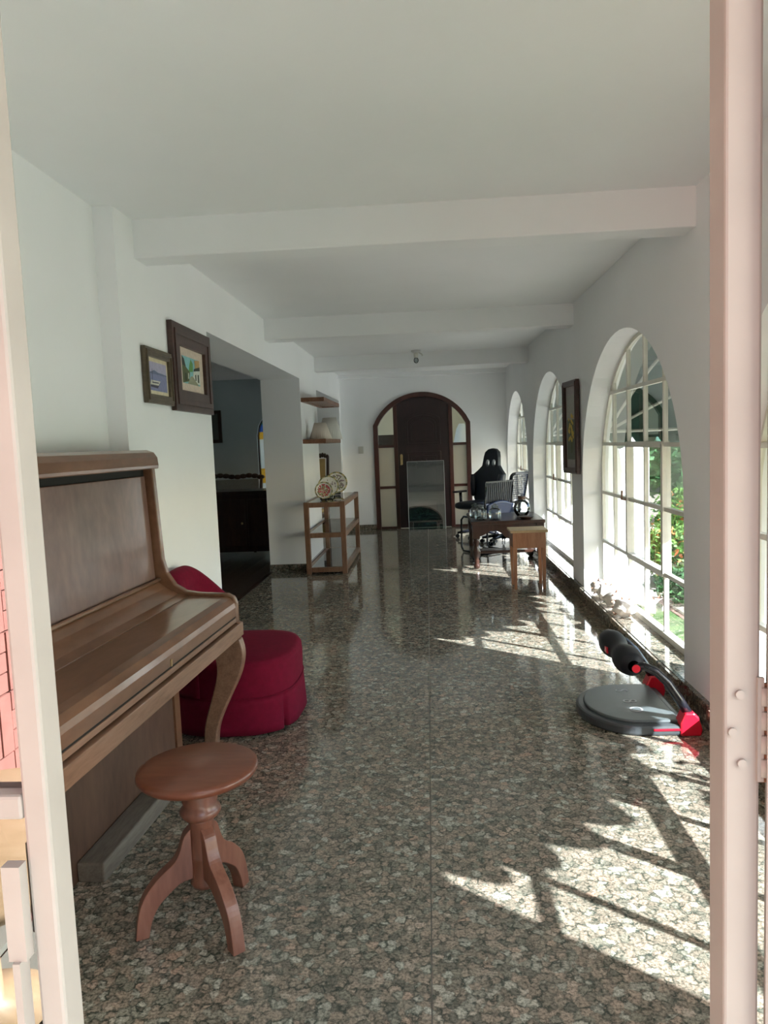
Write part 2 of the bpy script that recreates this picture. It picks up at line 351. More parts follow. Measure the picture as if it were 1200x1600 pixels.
# ================================================================ STRUCTURE
XR, XO, XL, YF, ZC = 1.23, 1.43, -1.34, 11.55, 2.42
YD = 0.74                                  # plane of the doorway
SILL = 0.11; SPR = 0.97; RISE = 1.02; HW = 1.17
WC = [2.05, 4.81, 7.59, 10.37]
def arch_z(u, hw=HW, rise=RISE, spr=SPR): return spr + rise * math.sqrt(max(0, 1 - (u / hw) ** 2))
# right wall with four arched openings
mb = MB(); NS = 36
def wall_strip(mb, ys, z_of, x0, x1, ztop, nshift=0):
    for i in range(len(ys) - 1):
        a, b = ys[i], ys[i + 1]; za, zb = z_of(a), z_of(b)
        mb.add([(x0, a, za), (x0, b, zb), (x0, b, ztop), (x0, a, ztop)], [(0, 1, 2, 3)])
        mb.add([(x1, a, za), (x1, b, zb), (x1, b, ztop), (x1, a, ztop)], [(3, 2, 1, 0)])
        mb.add([(x0, a, za), (x0, b, zb), (x1, b, zb), (x1, a, za)], [(3, 2, 1, 0)], 0, True)
edges = [YD + 0.1]
for c in WC: edges += [c - HW, c + HW]
edges += [YF + 0.2]
for i in range(0, len(edges), 2):
    if edges[i + 1] > edges[i]: mb.box(XR, XO, edges[i], edges[i + 1], -0.1, ZC + 0.02)
for c in WC:
    ys = [c - HW * math.cos(PI * i / NS) for i in range(NS + 1)]
    wall_strip(mb, ys, lambda y: arch_z(y - c), XR, XO, ZC + 0.02)
    mb.box(XR, XO, c - HW, c + HW, -0.1, SILL - 0.03)
struct(mb.build('wall_right', M['plaster'], fix=False), 'white plastered wall pierced by arched windows')
# buttresses outside between the windows
mb = MB()
for y in (0.64, 3.42, 6.20, 8.98, 11.76): mb.box(XO, 1.80, y - 0.06, y + 0.06, -0.2, 2.9)
struct(mb.build('trim_1', M['outer_wall']), 'white buttresses outside between the arched windows')
# left wall
mb = MB()
mb.box(-1.76, -1.43, YD + 0.1, 3.25, 0, ZC + 0.02)
mb.box(-1.76, XL, 3.25, 4.56, 0, ZC + 0.02)
mb.box(-1.76, XL, 4.56, 7.87, 2.07, ZC + 0.02)
mb.box(-1.76, XL, 7.87, 9.05, 0, ZC + 0.02)
mb.box(-1.76, XL, 9.05, 11.35, 2.03, ZC + 0.02)
mb.box(-1.76, XL, 11.35, YF, 0, ZC + 0.02)
struct(mb.build('wall_left', M['plaster']), 'white plastered wall with two wide openings to the dark dining room')
# far wall with the arched doorway
DX, DHW, DS, DR = -0.085, 0.755, 1.63, 0.49
R = (DHW ** 2 + DR ** 2) / (2 * DR); DCZ = DS + DR - R
def dz(u, R_=R): return DCZ + math.sqrt(max(0, R_ ** 2 - u ** 2))
mb = MB()
mb.box(-1.76, DX - DHW, YF, YF + 0.18, 0, ZC + 0.02); mb.box(DX + DHW, XO, YF, YF + 0.18, 0, ZC + 0.02)
xs = [DX - DHW + 2 * DHW * i / 32 for i in range(33)]
for i in range(32):
    a, b = xs[i], xs[i + 1]; za, zb = dz(a - DX), dz(b - DX)
    mb.prism([(a, za), (b, zb), (b, ZC + 0.02), (a, ZC + 0.02)], YF, YF + 0.18)
struct(mb.build('wall_back', M['plaster']), 'white far wall around the arched front door')
# ceiling and beams
struct(MB().box(-1.9, XO, YD - 0.05, YF + 0.2, ZC, ZC + 0.25).build('ceiling', M['plaster']), 'plain white ceiling')
for k, (y0, y1) in enumerate(((3.47, 3.63), (6.24, 6.42), (9.0, 9.16))):
    o = MB().box(XL - 0.02, XR + 0.01, y0, y1, 2.245, ZC + 0.01).build('trim_%d' % (k + 2), M['plaster'], bevel=0.006)
    struct(o, ('nearest ', 'middle ', 'farthest ')[k] + 'white ceiling beam across the gallery')
struct(MB().box(XL - 0.02, XR + 0.01, 11.40, YF + 0.01, 2.36, ZC + 0.01).build('trim_5', M['plaster']), 'shallow step where ceiling meets the far wall')
# floor
fl = struct(MB().box(-1.9, XO, YD - 0.3, YF + 0.1, -0.12, -0.004).build('floor', M['joint']), 'polished speckled granite floor of large slabs')
ys = [YD - 0.3, 2.10, 4.9, 7.7, 10.5, YF + 0.02]
slabs = []
for (x0, x1) in ((-1.72, -0.036), (-0.036, 1.225)):
    for i in range(5):
        MB().box(x0 + 0.0016, x1 - 0.0016, ys[i] + 0.0015, ys[i + 1] - 0.0015, -0.02, 0).build('slab', M['granite'], fl)
# skirtings and sills
struct(MB().box(1.205, XR + 0.001, YD + 0.1, YF, 0, SILL + 0.004).build('baseboard_right', M['granite_dark'], bevel=0.003), 'dark granite baseboard along the window wall')
mb = MB(); mb.box(-1.76, XL + 0.0, 7.845, 7.872, 0, 0.075); mb.box(XL - 0.001, XL + 0.022, 7.845, 9.05, 0, 0.075)
struct(mb.build('baseboard_left', M['granite_dark']), 'dark granite baseboard at the foot of the white pier')
mb = MB(); mb.box(-1.76, DX - DHW - 0.0, YF - 0.02, YF + 0.001, 0, 0.08); mb.box(DX + DHW, XR, YF - 0.02, YF + 0.001, 0, 0.08)
struct(mb.build('baseboard_back', M['granite_dark']), 'dark granite baseboard either side of the arched door')

# ================================================================ WINDOWS
XG = 1.39
def make_window(k, c):
    root = sroot('window_%d' % k, ('arched window nearest the doorway, mostly out of view', 'nearest fully visible arched window with small panes', 'middle arched window with small panes', 'farthest arched window with small panes')[k - 1], (XG, c, 0))
    # local: y across, z up
    MB().box(1.19 - XG, XO + 0.03 - XG, -HW + 0.001, HW - 0.001, SILL - 0.03, SILL).build('sill', M['granite'], root)
    mb = MB(); pts = [(0, -HW + 0.012, SILL)] + [(0, -(HW - 0.012) * math.cos(PI * i / 40), arch_z(-(HW - 0.012) * math.cos(PI * i / 40), HW, RISE - 0.012)) for i in range(41)] + [(0, HW - 0.012, SILL)]
    for i in range(len(pts) - 1): mb.bar(pts[i], pts[i + 1], 0.03, 0.024, up=(1, 0, 0))
    mb.bar((0, -HW, SILL + 0.018), (0, HW, SILL + 0.018), 0.045, 0.036)
    mb.build('frame', M['white_metal'], root)
    cols = [-HW + 0.39 * i for i in range(7)]; rows = [SILL, 0.495, 0.885, 1.265, 1.645, 2.02]
    for y in cols[1:-1]:
        zt = arch_z(y) - 0.005; wd = 0.022
        MB().bar((0, y, SILL), (0, y, zt), 0.026, wd, up=(0, 1, 0)).build('mullion', M['white_metal'], root)
    for z in rows[1:-1]:
        hy = HW if z <= SPR else HW * math.sqrt(max(0, 1 - ((z - SPR) / RISE) ** 2))
        MB().bar((0, -hy + 0.005, z), (0, hy - 0.005, z), 0.03, 0.024).build('glazing_bar', M['white_metal'], root)
    sash = MB(); y0, y1, z0, z1 = cols[2], cols[4], rows[1], rows[3]
    for a, b in (((0, y0, z0), (0, y1, z0)), ((0, y0, z1), (0, y1, z1))): sash.bar(a, b, 0.05, 0.036)
    for a, b in (((0, y0, z0), (0, y0, z1)), ((0, y1, z0), (0, y1, z1))): sash.bar(a, b, 0.036, 0.05, up=(1, 0, 0))
    so = sash.build('sash', M['white_metal'], root)
    MB().tube([(-0.03, y1, rows[2] - 0.005), (-0.06, y1 - 0.02, rows[2]), (-0.06, y1 - 0.03, rows[2] + 0.06)], 0.007, 6).build('latch', M['rust'], so)
    for i in range(6):
        for j in range(5):
            a, b, z0, z1 = cols[i], cols[i + 1], rows[j], rows[j + 1]
            if k != 2 and False: continue
            top = []
            for q in range(9):
                y = a + (b - a) * q / 8; top.append((y, min(z1, arch_z(y))))
            if max(t[1] for t in top) - z0 < 0.03: continue
            top = [t for t in top if t[1] > z0 + 1e-3]
            poly = [(top[0][0], z0), (top[-1][0], z0)] + top[::-1]
            pn = MB(); pn.add([(0, y, z) for y, z in poly], [tuple(range(len(poly)))]); pn.build('pane', M['glass'], root, fix=False)
for k, c in enumerate(WC): make_window(k + 1, c)

# ================================================================ AWNINGS
def make_awning(c, label):
    P, AY, H, ZR = 1.0, 1.20, 0.98, 1.36
    root = thing('window_awning', label, 'awning', (XO, c, ZR), 0, 'green dome awnings outside the windows')
    def surf(u, v_):   # u: 0..1 around y from -AY to AY, v: elevation 0..1
        th = PI * u; ph = PI / 2 * v_
        return (0.01 + P * math.sin(th) * math.cos(ph), -AY * math.cos(th) * math.cos(ph), H * math.sin(ph))
    MB().grid(surf, 28, 10).build('canopy', M['canvas_green'], root, solid=0.006)
    def val(u, v_):
        th = PI * u; s_ = abs(math.sin(u * 17 * PI)); d = 0.05 + 0.09 * s_
        return (0.012 + P * math.sin(th), -AY * math.cos(th), -d * v_)
    MB().grid(val, 136, 1).build('valance', M['canvas_green'], root, solid=0.004)
    for q in (0, 0.33, 0.66):
        pts = []
        for i in range(17):
            th = PI * i / 16; ph = PI / 2 * q
            pts.append((0.0 + (P - 0.02) * math.sin(th) * math.cos(ph), -(AY - 0.02) * math.cos(th), (H - 0.02) * math.sin(ph) * math.sin(th)))
        MB().tube(pts, 0.012, 8).build('hoop', M['white_metal'], root)
    return root
for k, (c, lb) in enumerate(zip(WC, ('dark green dome awning over the arched window nearest the doorway', 'dark green dome awning seen through the nearest visible arched window', 'dark green dome awning over the middle arched window', 'dark green dome awning over the farthest arched window'))):
    make_awning(c, lb)

# ================================================================ DINING ROOM
mb = MB(); mb.box(-5.2, -5.0, 3.4, YF, 0, ZC + 0.02); mb.box(-5.2, -1.76, 3.3, 3.45, 0, ZC + 0.02)
struct(mb.build('wall_dining', M['dining_wall']), 'dark walls of the dining room beyond the opening')
SX, SHW, SS, SB = -2.27, 0.37, 1.55, 0.35
mb = MB(); mb.box(-5.2, SX - SHW, 11.35, 11.55, 0, ZC + 0.02); mb.box(SX + SHW, -1.76, 11.35, 11.55, 0, ZC + 0.02); mb.box(SX - SHW, SX + SHW, 11.35, 11.55, 0, SB)
for i in range(24):
    a = -SHW + 2 * SHW * i / 24; b = a + 2 * SHW / 24
    mb.prism([(SX + a, SS + math.sqrt(max(0, SHW ** 2 - a * a))), (SX + b, SS + math.sqrt(max(0, SHW ** 2 - b * b))), (SX + b, ZC + .02), (SX + a, ZC + .02)], 11.35, 11.55)
struct(mb.build('wall_dining_end', M['dining_wall']), 'slate blue end wall of the dining room')
struct(MB().box(-5.2, -1.76, 3.3, 11.55, ZC, ZC + 0.2).build('ceiling_dining', M['plaster']), 'dining room ceiling')
fd = struct(MB().box(-5.2, -1.76, 3.3, 11.55, -0.12, -0.004).build('floor_dining', M['grout']), 'dark parquet of the dining room')
for i in range(22):
    MB().box(-5.0 + i * 0.147 + 0.001, -5.0 + (i + 1) * 0.147 - 0.001, 3.45, 11.35, -0.02, 0).build('plank', M['parquet'], fd)
MB().box(-1.762, -1.722, 4.4, 11.4, -0.02, 0.001).build('threshold', M['dark_wood'], fd)
# stained glass window
root = sroot('window_5', 'narrow arched stained glass window in the dining room', (SX, 11.42, 0))
mb = MB(); pts = [(-SHW, 0, SB)] + [(-SHW * math.cos(PI * i / 20), 0, SS + SHW * math.sin(PI * i / 20)) for i in range(21)] + [(SHW, 0, SB), (-SHW, 0, SB)]
for i in range(len(pts) - 1): mb.bar(pts[i], pts[i + 1], 0.04, 0.04, up=(0, 1, 0))
mb.build('frame', M['dark_wood'], root)
cols5 = [(0.75, 0.8, 0.85), (0.02, 0.35, 0.16), (0.75, 0.42, 0.05), (0.05, 0.12, 0.5), (0.6, 0.08, 0.05)]
gm = []
for i, c5 in enumerate(cols5): gm.append(glassmat('stained_glass_%s' % ('pale', 'green', 'amber', 'blue', 'red')[i], c5, 0.5))
random.seed(4)
for i in range(6):
    for j in range(14):
        x0 = -SHW + i * SHW / 3; z0 = SB + j * 0.114
        xm = min(abs(x0), abs(x0 + SHW / 3)); zt = SS + math.sqrt(max(0, SHW ** 2 - xm ** 2))
        if z0 > zt - .01: continue
        mi = random.choice([0, 0, 0, 1, 2, 3]) if i else random.choice([0, 0, 1, 2, 3, 0])
        zz = min(z0 + 0.114, zt)
        MB().add([(x0, 0, z0), (x0 + SHW / 3, 0, z0), (x0 + SHW / 3, 0, zz), (x0, 0, zz)], [(0, 1, 2, 3)]).build('pane', gm[mi], root, fix=False)

# ================================================================ ARCHED FRONT DOOR
door = sroot('door_1', 'dark wooden arched front door with glazed sidelights', (DX, YF, 0))
def arcpts(Rr, x0, x1, n=24): return [(x0 + (x1 - x0) * i / n, DCZ + math.sqrt(max(0, Rr ** 2 - (x0 + (x1 - x0) * i / n) ** 2))) for i in range(n + 1)]
fw = 0.07; Ri = R - fw
outer = [(-DHW, 0)] + arcpts(R, -DHW, DHW) + [(DHW, 0)]
inner = [(-DHW + fw, 0)] + arcpts(Ri, -DHW + fw, DHW - fw) + [(DHW - fw, 0)]
MB_f = holeplate([(a, b) for a, b in outer] + [(a, b) for a, b in inner[::-1]], [], lambda u, v_, w_: (u, w_ - 0.03, v_), 0.11)
MB_f.build('frame', M['door_frame'], door, bevel=0.004)
LX0, LX1 = -0.435, 0.475
for a, b in ((LX0 - 0.005, LX0 + 0.055), (LX1 - 0.055, LX1 + 0.005)):
    MB().prism([(a, 0), (b, 0)] + arcpts(Ri + 0.01, a, b, 4)[::-1], 0.0, 0.07).build('jamb', M['door_frame'], door, bevel=0.004)
leaf = MB().prism([(LX0 + 0.055, 0.01), (LX1 - 0.055, 0.01)] + arcpts(Ri + 0.005, LX0 + 0.055, LX1 - 0.055, 12)[::-1], 0.02, 0.065).build('door_leaf', M['door_wood'], door)
cx = (LX0 + LX1) / 2
def panel(z0, z1, archd, hw=0.27):
    def outl(ins):
        p = [(cx - hw + ins, z0 + ins), (cx + hw - ins, z0 + ins)]
        if archd:
            q = z1 - 0.09
            for i in range(9):
                a = i / 8; x = cx + (hw - ins) * (1 - 2 * a); p.append((x, q - ins + 0.09 * math.sin(PI * a) ** 0.6))
        else: p += [(cx + hw - ins, z1 - ins), (cx - hw + ins, z1 - ins)]
        return p
    o = holeplate(outl(0), [outl(0.035)], lambda u, v_, w_: (u, w_ - 0.0, v_), 0.022).build('panel_moulding', M['door_wood'], leaf, bevel=0.004)
    holeplate(outl(0.065), [outl(0.085)], lambda u, v_, w_: (u, w_ + 0.006, v_), 0.016).build('panel_moulding', M['door_wood'], leaf, bevel=0.003)
    MB().prism(outl(0.10), 0.010, 0.022).build('panel', M['door_wood'], leaf, bevel=0.004)
panel(1.30, 1.80, True); panel(0.62, 1.20, False); panel(0.12, 0.52, False)
mb = MB(); random.seed(2)
for i in range(13):
    t = (i - 6) / 6; mb.ball((cx + t * 0.15, 0.006, 1.04 - 0.05 * t * t + 0.02 * math.sin(i * 2.1)), (0.026, 0.014, 0.020 + 0.012 * (1 - abs(t))), n=8, k=5)
for i in range(7):
    t = (i - 3) / 3; mb.ball((cx + t * 0.09, 0.006, 0.98 - 0.02 * abs(t)), (0.018, 0.012, 0.028), n=8, k=5)
mb.build('carving', M['door_wood'], leaf)
mb = MB(); mb.prism(rrect(LX0 + 0.085, LX0 + 0.125, 1.0, 1.17, 0.018), 0.010, 0.02)
mb.tube([(LX0 + 0.105, 0.012, 1.07), (LX0 + 0.105, -0.03, 1.07), (LX0 + 0.10, -0.035, 1.05), (LX0 + 0.09, -0.035, 1.0)], 0.009, 8)
mb.tube([(LX0 + 0.105 + 0.014 * math.cos(a * PI / 6), -0.002, 1.145 + 0.014 * math.sin(a * PI / 6)) for a in range(12)], 0.004, 6, closed=True)
mb.build('handle', M['brass'], leaf)
for a, b, sidex in ((-DHW + fw, LX0 - 0.005, -1), (LX1 + 0.005, DHW - fw, 1)):
    for z in (0.655, 1.30): MB().box(a, b, 0.005, 0.06, z - 0.02, z + 0.02).build('transom', M['door_frame'], door)
    MB().box(a, b, 0.005, 0.06, 0, 0.035).build('transom', M['door_frame'], door)
    MB().box(a, b, 0.03, 0.036, 0.035, 0.635).build('pane', M['frosted'], door, label='frosted sidelight pane')
    MB().box(a, b, 0.03, 0.036, 0.675, 1.28).build('pane', M['frosted'], door, label='frosted sidelight pane')
    top = arcpts(Ri + 0.01, a, b, 8)
    MB().prism([(a, 1.32), (b, 1.32)] + top[::-1], 0.03, 0.034).build('pane', M['glass'], door, label='clear sidelight pane')
# beyond the front door
struct(MB().box(-6, 8, 11.75, 20, -0.3, -0.05).build('ground_front', M['stone']), 'paved ground beyond the front door')
struct(MB().box(-4, 1.2, 14.0, 14.2, -0.05, 3.2).build('wall_outside', M['beige_wall']), 'beige boundary wall beyond the front door')
struct(MB().box(-4, 4, 11.74, 15, 2.75, 2.9).build('ceiling_entry_shade', M['outer_wall']), 'added roof slab shading the space beyond the front door')  # slab added to shade the view through the sidelights
struct(MB().box(1.9, 2.1, 11.9, 15, -0.1, 2.75).build('wall_entry', M['beige_wall']), 'side wall of the space beyond the front door')
t = thing('lattice_screen', 'small dark lattice box seen through left sidelight of the front door', 'box', (-0.80, 13.2, 1.0))
mb = MB()
for i in range(6): mb.box(-0.16 + i * 0.06, -0.13 + i * 0.06, 0, 0.02, 0, 0.5); mb.box(-0.18, 0.20, 0.0, 0.02, i * 0.09, i * 0.09 + 0.045)
mb.build('lattice', M['dark_wood'], t); MB().box(-0.2, 0.22, 0.03, 0.3, -1.05, 0.5).build('cabinet', M['dark_wood'], t)
tag(MB().lathe([(0.12, 0), (0.17, 0.3), (0.18, 1.25), (0.10, 1.6), (0.05, 1.7)], (0.62, 13.3, -0.05)).build('outdoor_column', M['outer_wall']), 'pale outdoor column seen through the right sidelight', 'column')

# glass leaning on the door
t = thing('glass_sheet', 'tall rectangular glass sheet leaning against the front door', 'glass', (-0.04, 11.33, 0), 0.004)
def lean(x, z, o=0): return (x, z * 0.139 + o, z)
mb = MB(); mb.add([lean(-0.29, 0), lean(0.28, 0), lean(0.28, 1.05), lean(-0.29, 1.05)] + [lean(-0.29, 0, 0.008), lean(0.28, 0, 0.008), lean(0.28, 1.05, 0.008), lean(-0.29, 1.05, 0.008)], [(0, 1, 2, 3), (7, 6, 5, 4), (0, 4, 5, 1), (1, 5, 6, 2), (2, 6, 7, 3), (3, 7, 4, 0)])
mb.build('sheet', M['glass_green'], t)
mb = MB()
for a, b in (((-0.29, 0), (-0.29, 1.05)), ((0.28, 0), (0.28, 1.05)), ((-0.29, 1.05), (0.28, 1.05))): mb.bar(lean(*a, -0.002), lean(*b, -0.002), 0.006, 0.006)
mb.build('polished_edge', M['letters'], t)
# switch, ceiling lamp
t = thing('light_switch', 'square white light switch on the far wall', 'switch', (-1.045, YF - 0.012, 1.26))
MB().box(-0.04, 0.04, 0, 0.012, -0.055, 0.055).build('plate', M['switch'], t, bevel=0.003); MB().box(-0.012, 0.012, -0.006, 0.0, -0.02, 0.02).build('rocker', M['switch'], t)
t = thing('ceiling_lamp', 'small ceiling lamp with white fitting before the farthest beam', 'lamp', (-0.10, 8.82, ZC))
MB().lathe([(0.055, 0), (0.055, -0.015), (0.03, -0.03)], n=20).build('base_plate', M['switch'], t)
MB().lathe([(0.022, -0.03), (0.028, -0.05), (0.022, -0.085)], n=16).build('socket', M['white_metal'], t)
MB().ball((0, 0, -0.115), (0.03, 0.03, 0.036)).build('bulb', M['glass_jar'], t)
MB().tube([(0.03, 0, -0.02), (0.07, -0.01, -0.05), (0.075, -0.01, -0.07)], 0.009, 8).build('arm', M['switch'], t)

# ================================================================ PIANO
pi_ = thing('upright_piano', 'walnut veneered upright piano against left wall', 'piano', (-0.86, 3.2, 0), -0.045)
# local: x 0 = front of keybed, -0.54 = back ; y 0 = far end, negative towards viewer
PL = -1.52
def rot_prof(pts): return pts
cheek = [(-0.50, 0.50), (0.0, 0.50), (0.0, 0.565), (-0.008, 0.575), (-0.008, 0.655), (-0.02, 0.685), (-0.05, 0.70), (-0.17, 0.705), (-0.235, 0.715), (-0.285, 0.745), (-0.32, 0.80), (-0.335, 0.86), (-0.355, 1.28), (-0.50, 1.28)]
for y in (0.0, PL):
    MB().prism(cheek, y - 0.035, y, 'Y').build('side_cheek', M['piano'], pi_, bevel=0.006)
# cheek caps
cap = [(-0.348, 1.28), (-0.328, 0.86), (-0.314, 0.80), (-0.28, 0.74), (-0.232, 0.708), (-0.17, 0.698), (-0.05, 0.693)]
MB().box(-0.50, -0.47, PL, -0.035, 0.02, 1.27).build('back', M['dark_wood'], pi_)
lidp = [(-0.51, 1.285), (-0.335, 1.285), (-0.335, 1.300), (-0.345, 1.315), (-0.365, 1.335), (-0.40, 1.347), (-0.51, 1.349)]
MB().prism([(-0.51, 1.265), (-0.34, 1.265), (-0.338, 1.28), (-0.342, 1.315), (-0.357, 1.337), (-0.39, 1.349), (-0.51, 1.349)], PL - 0.01, 0.006, 'Y').build('top_lid', M['piano'], pi_, bevel=0.004)
MB().box(-0.405, -0.395, PL, -0.035, 0.8, 1.27).build('gap_shade', M['black'], pi_, label='black sheet painting the shade under the lid')  # sheet coloured black for the shade behind the upper panel
MB().prism([(-0.385, 0.775), (-0.365, 0.775), (-0.383, 1.235), (-0.40, 1.235)], PL + 0.035, -0.05, 'Y').build('upper_panel', M['piano_panel'], pi_, bevel=0.003)
MB().tube([(-0.355, -0.035, 0.772), (-0.355, PL, 0.772)], 0.009, 8).build('music_rail', M['piano_light'], pi_)
fb = [(-0.39, 0.765), (-0.36, 0.762), (-0.325, 0.735), (-0.27, 0.705), (-0.225, 0.695), (-0.225, 0.65), (-0.39, 0.65)]
MB().prism(fb, PL + 0.035, -0.036, 'Y').build('fall_board', M['piano'], pi_, bevel=0.002)
kl = [(-0.222, 0.65), (-0.222, 0.694), (-0.18, 0.692), (-0.06, 0.688), (-0.032, 0.680), (-0.016, 0.660), (-0.012, 0.640), (-0.012, 0.60), (-0.222, 0.60)]
MB().prism(kl, PL + 0.035, -0.036, 'Y').build('key_lid', M['piano'], pi_, bevel=0.002)
MB().box(-0.2, -0.016, PL + 0.035, -0.036, 0.592, 0.598).build('gap_shade', M['black'], pi_)  # black strip painting the shade above the key slip
MB().box(-0.20, -0.012, PL + 0.035, -0.036, 0.572, 0.592).build('key_slip', M['piano_light'], pi_, bevel=0.002)
MB().box(-0.35, 0.004, PL - 0.01, 0.008, 0.505, 0.565).build('key_bed', M['piano_light'], pi_, bevel=0.003)
MB().prism(rrect(-0.78, -0.77, 0.60, 0.625, 0.004), -0.0125, -0.009, 'X').build('keyhole', M['brass'], pi_)
MB().box(-0.50, -0.245, PL, -0.205, 0.0, 0.505).build('lower_case', M['piano'], pi_)
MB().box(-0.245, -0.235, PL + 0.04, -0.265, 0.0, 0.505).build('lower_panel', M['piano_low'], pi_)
MB().box(-0.245, -0.228, -0.26, -0.205, 0, 0.505).build('panel_stile', M['piano'], pi_)
MB().box(-0.235, -0.145, -1.08, -0.30, 0.0, 0.065).build('base_rail', M['raw_wood'], pi_, bevel=0.006)
def cab_leg(y):
    fr = [(0.0, 0.50), (0.012, 0.45), (0.010, 0.40), (-0.010, 0.33), (-0.055, 0.24), (-0.10, 0.15), (-0.125, 0.08), (-0.135, 0.0)]
    wd = [0.16, 0.145, 0.125, 0.105, 0.085, 0.07, 0.062, 0.058]
    poly = spline([(x - 0.0, z) for x, z in fr]) + spline([(x - w_, z) for (x, z), w_ in zip(fr, wd)][::-1])
    MB().prism(poly, y - 0.05, y, 'Y').build('leg', M['piano_light'], pi_, bevel=0.006)
cab_leg(-0.0); cab_leg(PL - 0.05 + 0.05)

# ================================================================ STOOL
st = thing('piano_stool', 'round wooden swivel piano stool with three scrolled legs', 'stool', (-0.675, 1.955, 0))
MB().lathe([(0.0, 0.420), (0.13, 0.422), (0.160, 0.432), (0.168, 0.444), (0.166, 0.454), (0.155, 0.459), (0.0, 0.461)], n=48).build('seat', M['stool_top'], st)
MB().lathe([(0.055, 0.42), (0.052, 0.40), (0.046, 0.375), (0.05, 0.36), (0.045, 0.345), (0.055, 0.335), (0.058, 0.325), (0.05, 0.312), (0.040, 0.308)], n=24).build('collar', M['stool'], st)
MB().lathe([(0.040, 0.31), (0.036, 0.30), (0.036, 0.20), (0.038, 0.195), (0.036, 0.19), (0.037, 0.13), (0.041, 0.12), (0.036, 0.108), (0.0, 0.104)], n=12).build('column', M['stool'], st)
legp = [(0.032, 0.285), (0.052, 0.265), (0.066, 0.225), (0.085, 0.195), (0.125, 0.165), (0.165, 0.12), (0.185, 0.07), (0.196, 0.0), (0.160, 0.0), (0.150, 0.045), (0.128, 0.085), (0.095, 0.115), (0.065, 0.135), (0.032, 0.14)]
legp = spline(legp[:8]) + spline(legp[8:])
for a in (-48, 205, 72):
    lg = MB().prism(legp, -0.018, 0.018, 'Y').build('leg', M['stool'], st, bevel=0.005); lg.rotation_euler = (0, 0, math.radians(a))

# ================================================================ RED CHAIR
rc = thing('slipper_chair', 'crimson skirted slipper chair behind the piano end', 'chair', (-0.985, 3.60, 0))
def sup(a, rx, ry, p=2.8):
    c_, s_ = math.cos(a), math.sin(a); return (math.copysign(abs(c_) ** (2 / p), c_) * rx, math.copysign(abs(s_) ** (2 / p), s_) * ry)
def skirt(u, v_):
    a = 2 * PI * u; z = 0.012 + 0.17 * v_
    k = 1.0 + 0.035 * (1 - v_)
    for pa in (0.62, -0.62, 2.5, -2.5):
        dd = abs(a - (pa % (2 * PI)))
        if dd < 0.06: k -= 0.10 * (1 - dd / 0.06) * (1 - v_ * 0.9)
    k += 0.006 * math.sin(a * 14) * (1 - v_)
    x, y = sup(a, 0.30 * k, 0.335 * k); return (x, y, z)
MB().grid(skirt, 160, 5, wrapu=True).build('skirt', M['red'], rc, solid=0.006)
def seatf(u, v_):
    a = 2 * PI * u; prof = [(1.0, 0.17), (1.005, 0.22), (1.01, 0.29), (1.0, 0.325), (0.955, 0.345), (0.8, 0.355), (0.5, 0.36), (0.2, 0.362), (0.001, 0.362)]
    t = v_ * 8; i = min(7, int(t)); f = t - i
    k = prof[i][0] * (1 - f) + prof[i + 1][0] * f; z = prof[i][1] * (1 - f) + prof[i + 1][1] * f
    x, y = sup(a, 0.30 * k, 0.335 * k); return (x, y, z)
MB().grid(seatf, 64, 24, wrapu=True).build('seat', M['red'], rc)
MB().tube([(*sup(2 * PI * i / 64, 0.304, 0.339), 0.182) for i in range(64)], 0.003, 6, closed=True).build('piping', M['red'], rc)
def backf(r0, dz_):
    def f(u, v_):
        a = PI * 0.60 + u * PI * 0.82
        h = 0.36 + (0.40 * math.sin(PI * (0.08 + 0.84 * u)) ** 0.8) * 0.86
        k = r0; x, y = sup(a, 0.285 * k, 0.32 * k)
        return (x - 0.05 * v_ * 1.0, y, 0.30 + (h - 0.30 + dz_) * v_)
    return f
mb = MB()
def backshell(u, v_):
    # closed cross-section: v around (outer up, over top, inner down)
    a = PI * 0.60 + u * PI * 0.82
    h = 0.40 + 0.35 * math.sin(PI * (0.14 + 0.80 * u)) ** 0.9
    o_, i_ = 1.04, 0.72
    if v_ < 0.4: t = v_ / 0.4; k = o_; z = 0.19 + (h - 0.05 - 0.19) * t
    elif v_ < 0.6: t = (v_ - 0.4) / 0.2; k = (o_ + i_) / 2 + (o_ - i_) / 2 * math.cos(PI * t); z = h - 0.05 + 0.05 * math.sin(PI * t)
    else: t = (v_ - 0.6) / 0.4; k = i_; z = h - 0.05 - (h - 0.05 - 0.33) * t
    x, y = sup(a, 0.29 * k, 0.33 * k); return (x - 0.04 * max(0, (z - 0.3) / 0.4), y, z)
mb.grid(backshell, 40, 30); mb.build('backrest', M['red'], rc, solid=0.004)
for k in (0.8, 0.96):
    pts = []
    for i in range(25):
        u = i / 24; a = PI * 0.60 + u * PI * 0.82; h = 0.40 + 0.35 * math.sin(PI * (0.14 + 0.80 * u)) ** 0.9
        x, y = sup(a, 0.29 * k, 0.33 * k); z = h - 0.012; pts.append((x - 0.04 * (z - 0.3) / 0.4, y, z))
    MB().tube(pts, 0.005, 6).build('piping', M['red'], rc)

